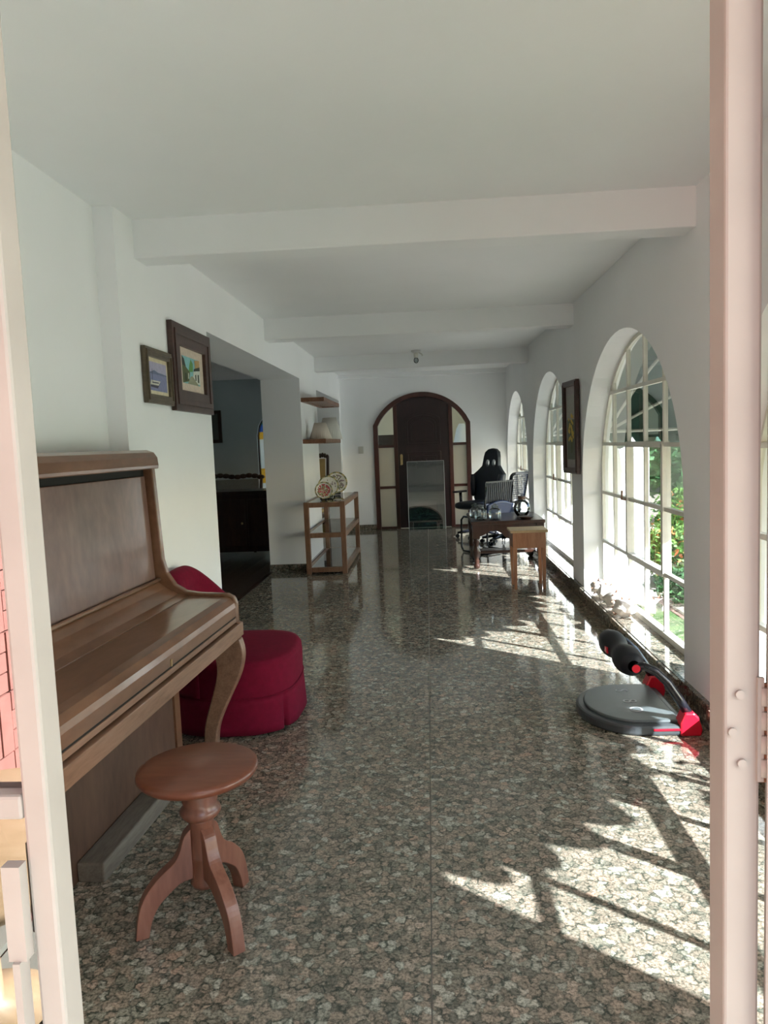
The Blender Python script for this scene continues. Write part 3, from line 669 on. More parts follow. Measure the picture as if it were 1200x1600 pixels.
# ================================================================ LEFT WALL PICTURES
def framed(name, label, cat, loc, rz, W, H, fwid, th, mframe, mats, polys, inner_mat_m, matw):
    """local: x across (0..W), z up (0..H), y = towards the wall; face at y=-th"""
    t = thing(name, label, cat, loc, rz)
    steps = [(0, 0.0), (fwid * 0.35, 0.006), (fwid * 0.6, 0.010), (fwid, 0.004)]
    fr = holeplate([(0, 0), (W, 0), (W, H), (0, H)], [[(fwid, fwid), (W - fwid, fwid), (W - fwid, H - fwid), (fwid, H - fwid)]], lambda u, v_, w_: (u, w_ - th, v_), th).build('frame', mframe, t, bevel=0.003)
    a, b = fwid * 0.3, fwid * 0.55
    holeplate([(a, a), (W - a, a), (W - a, H - a), (a, H - a)], [[(b, b), (W - b, b), (W - b, H - b), (b, H - b)]], lambda u, v_, w_: (u, w_ - th - 0.006, v_), 0.008).build('moulding', mframe, t, bevel=0.002)
    MB().box(fwid * 0.9, W - fwid * 0.9, -0.008, -0.003, fwid * 0.9, H - fwid * 0.9).build('mount', inner_mat_m, t)
    x0, x1, z0, z1 = fwid + matw[0], W - fwid - matw[0], fwid + matw[1], H - fwid - matw[1]
    mb = MB()
    for k, (mi, pl) in enumerate(polys):
        mb.add([(x0 + (x1 - x0) * p[0], -0.0085 - 0.0003 * k, z0 + (z1 - z0) * p[1]) for p in pl], [tuple(range(len(pl)))], mi)
    mb.build('painting', mats, t, fix=False)
    return t
full = [(0, 0), (1, 0), (1, 1), (0, 1)]
mt_c = flat('mount_cream', (0.62, 0.52, 0.42)); mt_p = flat('mount_ivory', (0.66, 0.58, 0.40))
# street painting, Y 3.84..4.52, faces +x ; rz = +90deg => local x -> +Y, local y -> -X
street = [flat('paint_sky_teal', (0.22, 0.48, 0.50)), flat('paint_olive', (0.10, 0.12, 0.05)), flat('paint_green', (0.10, 0.28, 0.07)), flat('paint_white', (0.62, 0.66, 0.58)), flat('paint_ochre', (0.45, 0.30, 0.12)), flat('paint_path', (0.30, 0.30, 0.20)), flat('paint_dark', (0.03, 0.045, 0.03))]
framed('street_painting', 'street scene painting in wide dark brown frame beside the opening', 'painting', (XL + 0.002, 3.84, 1.555), PI / 2, 0.68, 0.47, 0.115, 0.028, M['frame_wood'], street,
  [(0, full), (2, [(0.35, .45), (.6, .5), (.62, .8), (.5, .95), (.4, .7)]), (1, [(0, 0), (.35, 0.1), (.42, .45), (.2, .62), (0, .66)]), (6, [(0, .66), (0, 1), (.12, .9), (.2, .62)]),
   (3, [(.55, .1), (1, 0.05), (1, .62), (.62, .5)]), (4, [(.7, .95), (1, 1), (1, .6), (.72, .62)]), (6, [(.66, .62), (1, .75), (1, .6), (.62, .52)]), (5, [(.25, 0), (.9, 0), (.55, .32), (.45, .3)]),
   (6, [(.7, .18), (.76, .18), (.76, .42), (.7, .4)]), (6, [(.84, .12), (.92, .12), (.92, .44), (.84, .42)]), (3, [(.28, .18), (.32, .2), (.33, .4), (.29, .4)]), (6, [(.12, .08), (.18, .1), (.19, .38), (.13, .38)])], mt_c, (0.07, 0.045))
boat = [flat('paint_lilac', (0.40, 0.38, 0.52)), flat('paint_lake', (0.20, 0.22, 0.38)), flat('paint_hill', (0.13, 0.16, 0.26)), flat('paint_boat', (0.58, 0.56, 0.48)), flat('paint_boatdark', (0.05, 0.05, 0.08))]
framed('boat_painting', 'small painting of a boat on lilac water in olive frame', 'painting', (XL + 0.002, 3.46, 1.575), PI / 2, 0.37, 0.27, 0.045, 0.022, M['frame_olive'], boat,
  [(0, full), (1, [(0, 0), (1, 0), (1, .62), (0, .62)]), (2, [(0, .6), (.3, .72), (.5, .66), (.8, .64), (1, .62), (1, .58), (0, .58)]), (4, [(.05, .12), (.45, .1), (.6, .3), (.1, .22)]), (3, [(.05, .2), (.5, .2), (.62, .36), (.1, .36)]), (4, [(.15, .26), (.5, .27), (.52, .31), (.16, .3)]), (4, [(.17, .3), (.19, .3), (.19, .75), (.17, .75)])], mt_p, (0.018, 0.02))
# right wall picture, slightly tilted off the wall, faces -x
yel = [flat('paint_greygreen', (0.12, 0.14, 0.11)), flat('paint_yellow', (0.62, 0.46, 0.08)), flat('paint_stem', (0.10, 0.11, 0.05)), flat('paint_pale', (0.35, 0.36, 0.32))]
random.seed(7)
fp = [(0, full), (3, [(0, .62), (1, .62), (1, 1), (0, 1)]), (2, [(.4, .1), (.55, .1), (.7, .6), (.3, .6)])]
for i in range(26):
    a_, b_ = random.uniform(.2, .8), random.uniform(.28, .68); s_ = random.uniform(.05, .1)
    fp.append((1, [(a_ + s_ * math.cos(q * PI / 3), b_ + s_ * 0.45 * math.sin(q * PI / 3)) for q in range(6)]))
framed('flower_painting', 'tall painting of yellow flowers in dark frame between arched windows', 'painting', (1.186, 6.41, 1.03), -PI / 2 + 0.085, 0.40, 0.76, 0.045, 0.03, M['frame_wood'], yel, fp, flat('mount_grey', (0.36, 0.33, 0.32)), (0.02, 0.07))

# ================================================================ WALL SHELVES + LAMPSHADES
def wshelf(z, label):
    t = thing('wall_shelf', label, 'shelf', (XL, 7.9, z), 0, 'wooden wall shelves on the pier')
    for n_, b_ in (('rail', (0, 0.25, 0, 0.05)), ('rail', (0, 0.25, 1.32, 1.37)), ('rail', (0.2, 0.25, 0.05, 1.32)), ('rail', (0.001, 0.04, 0.05, 1.32))):
        MB().box(b_[0], b_[1], b_[2], b_[3], -0.045, 0).build(n_, M['shelf_wood'], t, bevel=0.003)
    MB().box(0.04, 0.2, 0.05, 1.32, -0.035, -0.02).build('shelf_board', M['shelf_wood'], t)
    return t
wshelf(1.865, 'upper wooden wall shelf on the white pier, empty'); wshelf(1.42, 'lower wooden wall shelf on the white pier, carrying two lampshades')
def shade(loc, r0, r1, h, mm, label):
    t = thing('lampshade', label, 'lampshade', loc, 0, 'lampshades on the lower wall shelf')
    mb = MB(); n = 64
    def f(u, v_):
        a = 2 * PI * u; rr = (r0 + (r1 - r0) * v_) * (1 + 0.012 * math.cos(a * 32)); return (rr * math.cos(a), rr * math.sin(a), h * v_)
    mb.grid(f, 128, 2, wrapu=True); mb.build('shade', mm, t, solid=0.003)
    MB().tube([(r0 * math.cos(2 * PI * i / 32), r0 * math.sin(2 * PI * i / 32), 0.004) for i in range(32)], 0.004, 5, closed=True).build('bottom_ring', mm, t)
shade((-1.19, 8.22, 1.42), 0.125, 0.065, 0.18, M['shade'], 'smaller cream pleated lampshade on the lower wall shelf')
shade((-1.175, 8.92, 1.42), 0.15, 0.08, 0.26, M['shade_white'], 'larger white pleated lampshade on the lower wall shelf')

# ================================================================ CONSOLE RACK + PLATES
rk = thing('console_rack', 'open wooden console rack with glass shelves beside the white pier', 'rack', (-1.10, 8.36, 0))
W2, L2, HT = 0.19, 0.74, 0.76
for sx in (-1, 1):
    for sy in (-1, 1): MB().box(sx * W2 - 0.026, sx * W2 + 0.026, sy * L2 - 0.026, sy * L2 + 0.026, 0, HT).build('post', M['rack_wood'], rk, bevel=0.003)
for z in (0.02, 0.385, HT - 0.055):
    for sy in (-1, 1): MB().box(-W2 + 0.026, W2 - 0.026, sy * L2 - 0.022, sy * L2 + 0.022, z, z + 0.05).build('rail', M['rack_wood'], rk, bevel=0.002)
    for sx in (-1, 1): MB().box(sx * W2 - 0.022, sx * W2 + 0.022, -L2 + 0.026, L2 - 0.026, z, z + 0.05).build('rail', M['rack_wood'], rk, bevel=0.002)
    MB().box(-W2 + 0.02, W2 - 0.02, -L2 + 0.02, L2 - 0.02, z + 0.044, z + 0.0505).build('glass_shelf', M['glass_green'], rk)
def plate(loc, r, cols, label, rz):
    t = thing('display_plate', label, 'plate', loc, rz, 'decorated plates standing on the console rack')
    tilt = 0.25
    def pf(u, v_):
        a = 2 * PI * u; rr = r * (0.001 + v_); d = 0.018 * (v_ ** 3)
        x, z, y = rr * math.cos(a), rr * math.sin(a), -d
        return (x, y * math.cos(tilt) + z * math.sin(tilt), z * math.cos(tilt) - y * math.sin(tilt) + r + 0.012)
    mb = MB(); n, k = 40, 8; random.seed(int(r * 1000))
    vs = [pf(i / n, j / k) for i in range(n) for j in range(k + 1)]
    for i in range(n):
        for j in range(k):
            mi = 0
            if j >= k - 1: mi = 1 if (i // 2) % 2 else 2
            elif j < 6: mi = random.choice(cols)
            i2 = (i + 1) % n
            q = [i * (k + 1) + j, i2 * (k + 1) + j, i2 * (k + 1) + j + 1, i * (k + 1) + j + 1]
            mb.add([vs[z] for z in q], [(0, 1, 2, 3)], mi, True)
    mb.build('dish', [flat('china_white', (0.62, 0.62, 0.58), 0.2), flat('china_olive', (0.18, 0.19, 0.10), 0.2), flat('china_gold', (0.45, 0.38, 0.20), 0.2), flat('china_red', (0.42, 0.06, 0.08), 0.2), flat('china_dots', (0.25, 0.20, 0.22), 0.2)], t, solid=0.004)
    mb = MB()
    for sx in (-1, 1): mb.tube([(sx * 0.035, -0.06, 0.03), (sx * 0.035, -0.05, 0.006), (sx * 0.035, 0.02, 0.008), (sx * 0.03, 0.08, 0.006), (sx * 0.03, 0.055, 0.05), (sx * 0.02, 0.05, 0.13)], 0.006, 6)
    mb.bar((-0.035, 0.0, 0.008), (0.035, 0.0, 0.008), 0.012, 0.012)
    mb.build('stand', M['black_metal'], t)
plate((-1.125, 7.80, HT), 0.095, [3, 3, 0, 2, 1], 'smallest plate, colourful red and olive, nearest on the console rack', 0.25)
plate((-1.135, 8.25, HT), 0.118, [0, 0, 0, 0, 4], 'plain white plate with patterned rim, middle on the console rack', 0.25)
plate((-1.10, 8.72, HT), 0.13, [0, 4, 4, 0, 1], 'largest speckled plate, farthest on the console rack', 0.2)

# ================================================================ DINING ROOM FURNITURE
t = thing('sideboard', 'dark wooden sideboard in the unlit dining room', 'sideboard', (-2.42, 9.0, 0))
MB().box(-0.62, 0.62, -0.24, 0.26, 0.10, 0.80).build('body', M['dark_wood'], t, bevel=0.005)
MB().box(-0.65, 0.65, -0.27, 0.28, 0.80, 0.84).build('top', M['dark_wood'], t, bevel=0.006)
for i in range(3):
    d = MB().box(-0.58 + i * 0.40, -0.21 + i * 0.40, -0.258, -0.24, 0.16, 0.74).build('cupboard_door', M['shelf_wood'] if i == 5 else M['dark_wood'], t, bevel=0.01)
    MB().ball((-0.25 + i * 0.40, -0.27, 0.45), 0.014, n=8, k=6).build('knob', M['brass'], d)
for sx in (-0.55, 0.55):
    for sy in (-0.2, 0.2): MB().lathe([(0.03, 0), (0.035, 0.04), (0.025, 0.1)], (sx, sy, 0), 12).build('foot', M['dark_wood'], t)
def carved_chair(name, label, cat, loc, rz, W, hb, seatw, padmat):
    t = thing(name, label, cat, loc, rz)
    for sx in (-1, 1):
        MB().tube([(sx * W, 0.22, 0), (sx * W, 0.20, 0.42), (sx * W * 1.02, 0.25, 0.75), (sx * W * 1.02, 0.32, hb)], [0.022, 0.026, 0.022, 0.020], 8).build('back_post', M['dark_wood'], t)
        MB().tube([(sx * W, -0.22, 0), (sx * W * 1.02, -0.20, 0.2), (sx * W, -0.22, 0.42)], [0.018, 0.022, 0.028], 8).build('front_leg', M['dark_wood'], t)
    MB().box(-W, W, -0.24, 0.22, 0.38, 0.44).build('seat_frame', M['dark_wood'], t, bevel=0.01)
    MB().box(-W + 0.03, W - 0.03, -0.22, 0.19, 0.44, 0.49).build('seat', padmat, t, bevel=0.02)
    mb = MB(); n = 15
    for i in range(n):
        x = -W + 2 * W * i / (n - 1); mb.ball((x, 0.318, hb + 0.012 * math.cos((i - 7) * 1.2) + 0.02 * math.cos(x / W * 1.5)), (2 * W / n * 0.75, 0.022, 0.034), n=8, k=6)
    mb.build('crest_rail', M['dark_wood'], t)
    MB().bar((-W, 0.235, 0.58), (W, 0.235, 0.58), 0.03, 0.04).build('lower_rail', M['dark_wood'], t)
    mb = MB(); mb.add([(-W + 0.03, 0.24, 0.6), (W - 0.03, 0.24, 0.6), (W - 0.03, 0.31, hb - 0.03), (-W + 0.03, 0.31, hb - 0.03)], [(0, 1, 2, 3)]); mb.build('back_panel', padmat, t, solid=0.01)
carved_chair('carved_settee', 'carved dark settee behind the sideboard in the dining room', 'settee', (-2.85, 9.62, 0), 0, 0.56, 0.965, 0.5, flat('grey_upholstery', (0.20, 0.20, 0.19)))
carved_chair('carved_chair', 'tall dark carved chair with tan cane back in the farther opening', 'chair', (-1.66, 9.85, 0), -0.12, 0.235, 1.20, 0.5, M['cane'])
t = thing('wall_picture', 'dark framed picture on the dining room end wall', 'picture', (-3.6, 11.345, 1.46))
holeplate([(0, 0), (.42, 0), (.42, .5), (0, .5)], [[(.05, .05), (.37, .05), (.37, .45), (.05, .45)]], lambda u, v_, w_: (u, w_ - .03, v_), .03).build('frame', M['dark_wood'], t)
MB().box(.04, .38, -.01, 0, .04, .46).build('print', flat('dim_print', (0.10, 0.11, 0.10)), t)

# ================================================================ DARK TABLE, JARS, SIDE TABLE
tb = thing('carved_low_table', 'dark carved low table with turned legs by the windows', 'table', (0.80, 8.02, 0))
MB().box(-0.38, 0.38, -0.43, 0.43, 0.465, 0.50).build('tabletop', M['dark_wood'], tb, bevel=0.008)
for sy in (-1, 1):
    ap_ = [(-0.30, 0.465), (0.30, 0.465)] + [(0.30 - 0.6 * i / 20, 0.37 - 0.03 * math.cos(i / 20 * 4 * PI) * 1.0 - (0.02 if 8 < i < 12 else 0)) for i in range(21)]
    MB().prism(ap_, sy * 0.38 - 0.012, sy * 0.38 + 0.012, 'Y').build('apron', M['dark_wood'], tb)
    MB().prism([(y, z) for y, z in [(-0.35, 0.465), (0.35, 0.465), (0.35, 0.36), (0, 0.33), (-0.35, 0.36)]], sy * 0.33 - 0.012, sy * 0.33 + 0.012, 'X').build('apron', M['dark_wood'], tb)
prof = [(0.018, 0), (0.032, 0.015), (0.035, 0.04), (0.022, 0.06), (0.03, 0.08), (0.022, 0.10), (0.036, 0.14), (0.040, 0.18), (0.028, 0.23), (0.022, 0.26), (0.034, 0.28), (0.026, 0.30), (0.038, 0.32)]
for sx in (-1, 1):
    for sy in (-1, 1):
        mb = MB(); mb.lathe(prof, (sx * 0.33, sy * 0.38, 0), 16); mb.box(sx * 0.33 - 0.037, sx * 0.33 + 0.037, sy * 0.38 - 0.037, sy * 0.38 + 0.037, 0.32, 0.466)
        mb.build('leg', M['dark_wood'], tb)
MB().box(-0.33, 0.33, -0.10, 0.10, 0.115, 0.145).build('stretcher', M['dark_wood'], tb, bevel=0.006)
for sx in (-1, 1): MB().box(sx * 0.33 - 0.02, sx * 0.33 + 0.02, -0.36, 0.36, 0.115, 0.145).build('stretcher', M['dark_wood'], tb)
def jar(loc, label, s=1.0):
    t = thing('glass_jar', label, 'jar', loc, 0, 'squat clear glass jars on the dark table')
    pr = [(0.052, 0.002), (0.062, 0.012), (0.064, 0.08), (0.058, 0.102), (0.04, 0.118), (0.034, 0.122), (0.034, 0.14)]
    mb = MB()
    def f(u, v_):
        a = 2 * PI * u; q = v_ * 6; i = min(5, int(q)); fr = q - i; rr = (pr[i][0] * (1 - fr) + pr[i + 1][0] * fr) * (1 + 0.03 * math.cos(a * 12)) * s
        return (rr * math.cos(a), rr * math.sin(a), (pr[i][1] * (1 - fr) + pr[i + 1][1] * fr) * s)
    mb.grid(f, 72, 12, wrapu=True); mb.lathe([(0.0, 0.003 * s), (0.052 * s, 0.003 * s)], n=24)
    mb.build('body', M['glass_jar'], t)
    mb = MB(); mb.lathe([(0.038 * s, 0.14 * s), (0.038 * s, 0.15 * s), (0.012 * s, 0.154 * s), (0.016 * s, 0.168 * s), (0.0, 0.172 * s)], n=24); mb.build('lid', M['glass_jar'], t)
jar((0.53, 7.74, 0.50), 'squat ribbed glass jar at the left front corner of dark table')
jar((0.68, 7.74, 0.50), 'squat ribbed glass jar, second from left on dark table')
jar((0.49, 7.98, 0.50), 'squat ribbed glass jar half hidden behind the leftmost jar', 0.95)
t = thing('glass_globe', 'round clear glass globe vase with cork stopper on dark table', 'vase', (0.99, 7.98, 0.50))
MB().lathe([(0.04, 0.004), (0.06, 0.012), (0.087, 0.055), (0.092, 0.095), (0.08, 0.14), (0.055, 0.168), (0.04, 0.175), (0.042, 0.19)], n=32, caps=False).build('globe', M['glass_jar'], t)
MB().lathe([(0.0, 0.18), (0.038, 0.18), (0.042, 0.215), (0.0, 0.217)], n=20).build('stopper', flat('cork_brown', (0.10, 0.05, 0.03)), t)
MB().lathe([(0.0, 0.001), (0.05, 0.001), (0.05, 0.008), (0.0, 0.008)], n=24).build('foot', M['glass_jar'], t)
tag(MB().lathe([(0.0, 0.0), (0.05, 0.002), (0.085, 0.022), (0.083, 0.026), (0.048, 0.010), (0.0, 0.008)], n=32).build('saucer', M['dark_wood']), 'small dark shallow dish in front of the glass globe', 'dish').location = (1.0, 7.74, 0.50)
sdt = thing('side_table', 'small orange-brown side table with sunlit top before the dark table', 'table', (0.865, 6.63, 0))
MB().box(-0.165, 0.165, -0.15, 0.15, 0.508, 0.53).build('tabletop', flat('sunlit_pine', (0.60, 0.42, 0.22), 0.4), sdt, bevel=0.004, label='wooden top, sunlight put into its paler colour')  # sunlight on the top is painted in as a paler wood
MB().box(-0.145, 0.145, -0.13, 0.13, 0.37, 0.508).build('apron', M['side_wood'], sdt, bevel=0.003)
for sx in (-1, 1):
    for sy in (-1, 1):
        a_, b_ = 0.019, 0.012; x, y = sx * 0.126, sy * 0.112
        mb = MB(); v8 = [(x + i * a_ * 1, y + j * a_, 0.37) for i, j in ((-1, -1), (1, -1), (1, 1), (-1, 1))] + [(x + i * b_, y + j * b_, 0.0) for i, j in ((-1, -1), (1, -1), (1, 1), (-1, 1))]
        mb.add(v8, [(0, 1, 2, 3), (7, 6, 5, 4), (0, 4, 5, 1), (1, 5, 6, 2), (2, 6, 7, 3), (3, 7, 4, 0)]); mb.build('leg', M['side_wood'], sdt, bevel=0.002)

# ================================================================ CHAIRS AT THE FAR END
def caster_base(t, mm, hub=0.10):
    MB().lathe([(0.03, 0.06), (0.035, 0.10), (0.028, 0.12), (0.026, 0.36), (0.05, 0.39)], n=16).build('gas_column', M['black_metal'], t)
    for i in range(5):
        a = 2 * PI * i / 5 + 0.3; d = (math.cos(a), math.sin(a))
        lg = MB().tube([(0, 0, 0.10), (d[0] * 0.15, d[1] * 0.15, 0.095), (d[0] * 0.29, d[1] * 0.29, 0.07)], [0.028, 0.022, 0.016], 8).build('base_leg', M['black_metal'], t)
        cmb = MB()
        for s_ in (-1, 1):
            cxx, cyy = d[0] * 0.29 - d[1] * 0.014 * s_, d[1] * 0.29 + d[0] * 0.014 * s_
            cmb.tube([(cxx - d[1] * 0.008, cyy + d[0] * 0.008, 0.028), (cxx + d[1] * 0.008, cyy - d[0] * 0.008, 0.028)], 0.027, 12)
        cmb.build('caster', M['black_metal'], lg)
# gaming chair: local +x = facing direction
gc = thing('gaming_chair', 'tall black gaming chair with winged back and headrest holes', 'chair', (0.66, 10.15, 0), math.radians(226))
caster_base(gc, M['black_metal'])
mb = MB()
def cush(cx_, cy_, cz_, rx, ry, rz, p=3.2):
    def f(u, v_):
        a = 2 * PI * u; b = -PI / 2 + PI * v_; x, y = sup(a, rx, ry, p); cb = max(1e-3, math.cos(b)) ** (2 / 3.0); sb = math.copysign(abs(math.sin(b)) ** (2 / 3.0), math.sin(b))
        return (cx_ + x * cb, cy_ + y * cb, cz_ + rz * sb)
    return f
mb.grid(cush(0.03, 0, 0.455, 0.27, 0.25, 0.06), 36, 14, wrapu=True); mb.build('seat', M['dark_leather'], gc)
gb = [(-0.20, 0.0), (-0.23, 0.08), (-0.24, 0.22), (-0.27, 0.34), (-0.27, 0.42), (-0.20, 0.48), (-0.145, 0.54), (-0.13, 0.66), (-0.11, 0.74), (-0.06, 0.78), (0, 0.79)]
gb = gb + [(-x, z) for x, z in gb[-2::-1]]
hl = lambda c_: [(c_ + 0.030 * math.cos(2 * PI * i / 12), 0.58 + 0.05 * math.sin(2 * PI * i / 12)) for i in range(12)]
def gbf(u, v_, w_):
    bx = -0.20 - 0.16 * v_; return (bx - w_ + 0.5 * u * u * (1 if v_ < 0.5 else 0.6), u, 0.46 + v_ * 0.96)
holeplate(gb, [hl(-0.055), hl(0.055)], gbf, 0.075).build('backrest', M['dark_leather'], gc, bevel=0.015)
for sy in (-1, 1):
    MB().tube([(-0.16, sy * 0.215, 0.56), (-0.19, sy * 0.235, 0.74), (-0.21, sy * 0.245, 0.86)], [0.03, 0.042, 0.03], 10).build('side_bolster', M['dark_leather'], gc)
    a = MB(); a.tube([(0.0, sy * 0.30, 0.44), (0.0, sy * 0.31, 0.62)], 0.022, 8); a.tube([(0, sy * 0.18, 0.42), (0, sy * 0.30, 0.44)], 0.018, 8); ar = a.build('arm_post', M['black_metal'], gc)
    MB().prism(rrect(-0.12, 0.14, sy * 0.31 - 0.04, sy * 0.31 + 0.04, 0.035), 0.62, 0.645, 'Z').build('arm_pad', M['foam'], gc, bevel=0.006)
# mesh office chair
mc = thing('mesh_office_chair', 'navy mesh-backed office chair by the farthest arched window', 'chair', (0.94, 9.5, 0), math.radians(140))
caster_base(mc, M['black_metal'])
MB().grid(cush(0.03, 0, 0.43, 0.23, 0.23, 0.04), 32, 12, wrapu=True).build('seat', M['blue_fabric'], mc)
bo = rrect(-0.21, 0.21, 0, 0.40, 0.07); bi = rrect(-0.18, 0.18, 0.03, 0.37, 0.05)
bf = lambda u, v_, w_: (-0.21 - 0.18 * v_ - w_ + 0.6 * u * u, u * (0.85 + 0.4 * v_), 0.53 + v_ * 0.98)
holeplate(bo, [bi], bf, 0.025).build('back_frame', M['black_metal'], mc, bevel=0.004)
mb = MB()
for i in range(19):
    u = -0.18 + 0.02 * i; mb.tube([bf(u, 0.02 + 0.36 * j / 4, 0.01) for j in range(5)], 0.0035, 4)
for i in range(13): v_ = 0.03 + i * 0.028; mb.tube([bf(-0.18 + 0.36 * j / 6, v_, 0.014) for j in range(7)], 0.003, 4)
mb.build('back_mesh', M['blue_plastic'], mc)['kind'] = 'stuff'
MB().tube([(-0.10, 0, 0.40), (-0.24, 0, 0.42), (-0.26, 0, 0.62)], 0.02, 8).build('back_bracket', M['black_metal'], mc)
# cantilever visitor chair
vc = thing('cantilever_chair', 'blue cantilever visitor chair with vertically slatted back behind table', 'chair', (0.68, 8.80, 0), math.radians(125))
fr = [(-0.24, 0.2, 0.80), (-0.20, 0.2, 0.55), (-0.17, 0.2, 0.43), (0.20, 0.2, 0.43), (0.245, 0.2, 0.39), (0.255, 0.2, 0.06), (0.22, 0.2, 0.014), (-0.2, 0.2, 0.012)]
fr2 = [(x, -y, z) for x, y, z in fr][::-1]
MB().tube(fr + fr2, 0.012, 8).build('tube_frame', M['black_metal'], vc)
MB().grid(cush(0.0, 0, 0.455, 0.225, 0.215, 0.03), 32, 12, wrapu=True).build('seat', M['blue_plastic'], vc)
bv = lambda u, v_, w_: (-0.205 - 0.14 * v_ - w_, u, 0.60 + v_)
for i in range(15):
    u = -0.20 + 0.40 * i / 14; MB().bar(bv(u * 1.0, 0.0, 0), bv(u * 1.03, 0.25, 0), 0.016, 0.014, up=(1, 0, 0)).build('back_slat', M['dark_leather'], vc)
MB().bar(bv(-0.21, 0.25, 0), bv(0.21, 0.25, 0), 0.02, 0.018).build('top_rail', M['dark_leather'], vc)
def lowback(u, v_): 
    y = -0.2 + 0.4 * u; return (-0.185 - 0.06 * v_, y * (1 - 0.15 * (1 - v_)), 0.44 + v_ * (0.14 + 0.05 * math.sin(PI * u)))
MB().grid(lowback, 16, 6).build('lower_back', M['blue_plastic'], vc, solid=0.02)

# ================================================================ AB EXERCISER
ex = thing('sit_up_exerciser', 'grey and red floor exerciser with black foam roller on granite floor', 'exerciser', (0.90, 3.49, 0), 0)
def dsh(k, ins=0):
    p = []
    for i in range(33):
        a = PI / 2 + PI * i / 32; p.append((0.02 + (0.245 - ins) * math.cos(a) * k, (0.285 - ins) * math.sin(a) * k))
    return p + [(0.215 - ins, -(0.285 - ins) * k), (0.215 - ins, (0.285 - ins) * k)]
MB().prism(dsh(1), 0.0, 0.048, 'Z').build('base', M['grey_plastic'], ex, bevel=0.012)
MB().prism(dsh(1, 0.035), 0.046, 0.060, 'Z').build('pad', M['grey_pad'], ex, bevel=0.008)
MB().box(0.05, 0.18, -0.2885, -0.284, 0.026, 0.034).build('red_stripe', M['red_plastic'], ex)
for txt, (px_, py_), s_ in (('S', (0.02, 0.15), 0.085), ('8', (0.02, 0.0), 0.095), ('O', (0.02, -0.11), 0.085)):
    cu = bpy.data.curves.new('letter', 'FONT'); cu.body = txt; cu.size = s_; cu.extrude = 0.0006; cu.align_x = 'CENTER'; cu.align_y = 'CENTER'
    cu.materials.append(M['letters']); o0 = bpy.data.objects.new('text_source', cu); C.objects.link(o0); bpy.context.view_layer.update()
    me_ = bpy.data.meshes.new_from_object(o0.evaluated_get(bpy.context.evaluated_depsgraph_get())); bpy.data.objects.remove(o0)
    o = bpy.data.objects.new('letter', me_); C.objects.link(o); o.parent = ex; o.location = (px_, py_, 0.0606); o.rotation_euler = (0, 0, -PI / 2)
for sy in (-1, 1):
    y = sy * 0.255
    MB().prism([(0.165, 0.0), (0.255, 0.0), (0.262, 0.03), (0.245, 0.085), (0.225, 0.105), (0.185, 0.105), (0.165, 0.06)], y - 0.036, y + 0.036, 'Y').build('red_hinge', M['red_plastic'], ex, bevel=0.008)
    MB().tube([(0.21, y, 0.09), (0.165, y, 0.165), (0.12, y, 0.235), (0.07, y, 0.285), (0.02, y, 0.31), (-0.02, y, 0.31)], [0.026, 0.025, 0.024, 0.023, 0.022, 0.018], 12, flatz=0.8).build('arm', M['black_metal'], ex)
    MB().tube([(-0.02, y + sy * 0.015, 0.305), (-0.02, y + sy * 0.022, 0.305)], 0.018, 16).build('end_cap', M['red_plastic'], ex)
def roll(u, v_):
    y = -0.24 + 0.48 * v_; r_ = 0.056 - 0.009 * math.cos((y) * 2 * PI / 0.26); r_ *= min(1, 0.55 + 9 * min(v_, 1 - v_)) if True else 1
    a = 2 * PI * u; return (-0.02 + r_ * math.cos(a), y, 0.305 + r_ * math.sin(a))
MB().grid(roll, 24, 40, wrapu=True).build('foam_roller', M['foam'], ex)
MB().box(-0.076, -0.062, 0.03, 0.09, 0.285, 0.315).build('roller_logo', M['red_plastic'], ex, bevel=0.004, label='small red mark on the foam roller')

# ================================================================ SHELLS ON THE SILL
def conch(loc, rz, s, label):
    t = thing('seashell', label, 'shell', loc, rz, 'large spiky seashells on the window sill')
    def f(u, v_):
        a = 2 * PI * u; x = -0.5 + v_; r_ = 0.32 * math.sin(PI * min(1, v_ * 1.02) ** 0.75) + 0.005
        r_ *= 1 + 0.22 * max(0, math.sin(a * 5 + v_ * 9)) ** 2
        return (x * s, r_ * s * math.cos(a), (r_ * math.sin(a) * 0.85 + 0.30) * s)
    MB().grid(f, 50, 26, wrapu=True).build('body', M['shell_white'], t)
    mb = MB()
    for i in range(9):
        a = 2 * PI * i / 9; b = (0.27 * s * math.cos(a), (0.27 * math.sin(a) + 0.3) * s)
        mb.tube([(-0.12 * s, b[0], max(0.008, b[1])), (-0.17 * s, b[0] * 1.55, max(0.006, 0.3 * s + (b[1] - 0.3 * s) * 1.5))], [0.045 * s, 0.006 * s], 6)
    mb.build('spikes', M['shell_brown'], t)
conch((1.29, 4.98, SILL), 1.2, 0.21, 'spiky seashell nearest the viewer on the window sill')
conch((1.28, 5.22, SILL), 2.3, 0.21, 'spiky seashell, second from the viewer on the window sill')
conch((1.31, 5.47, SILL), 0.7, 0.22, 'spiky seashell, third from the viewer on the window sill')
conch((1.28, 5.72, SILL), 1.9, 0.19, 'spiky seashell farthest along the window sill')

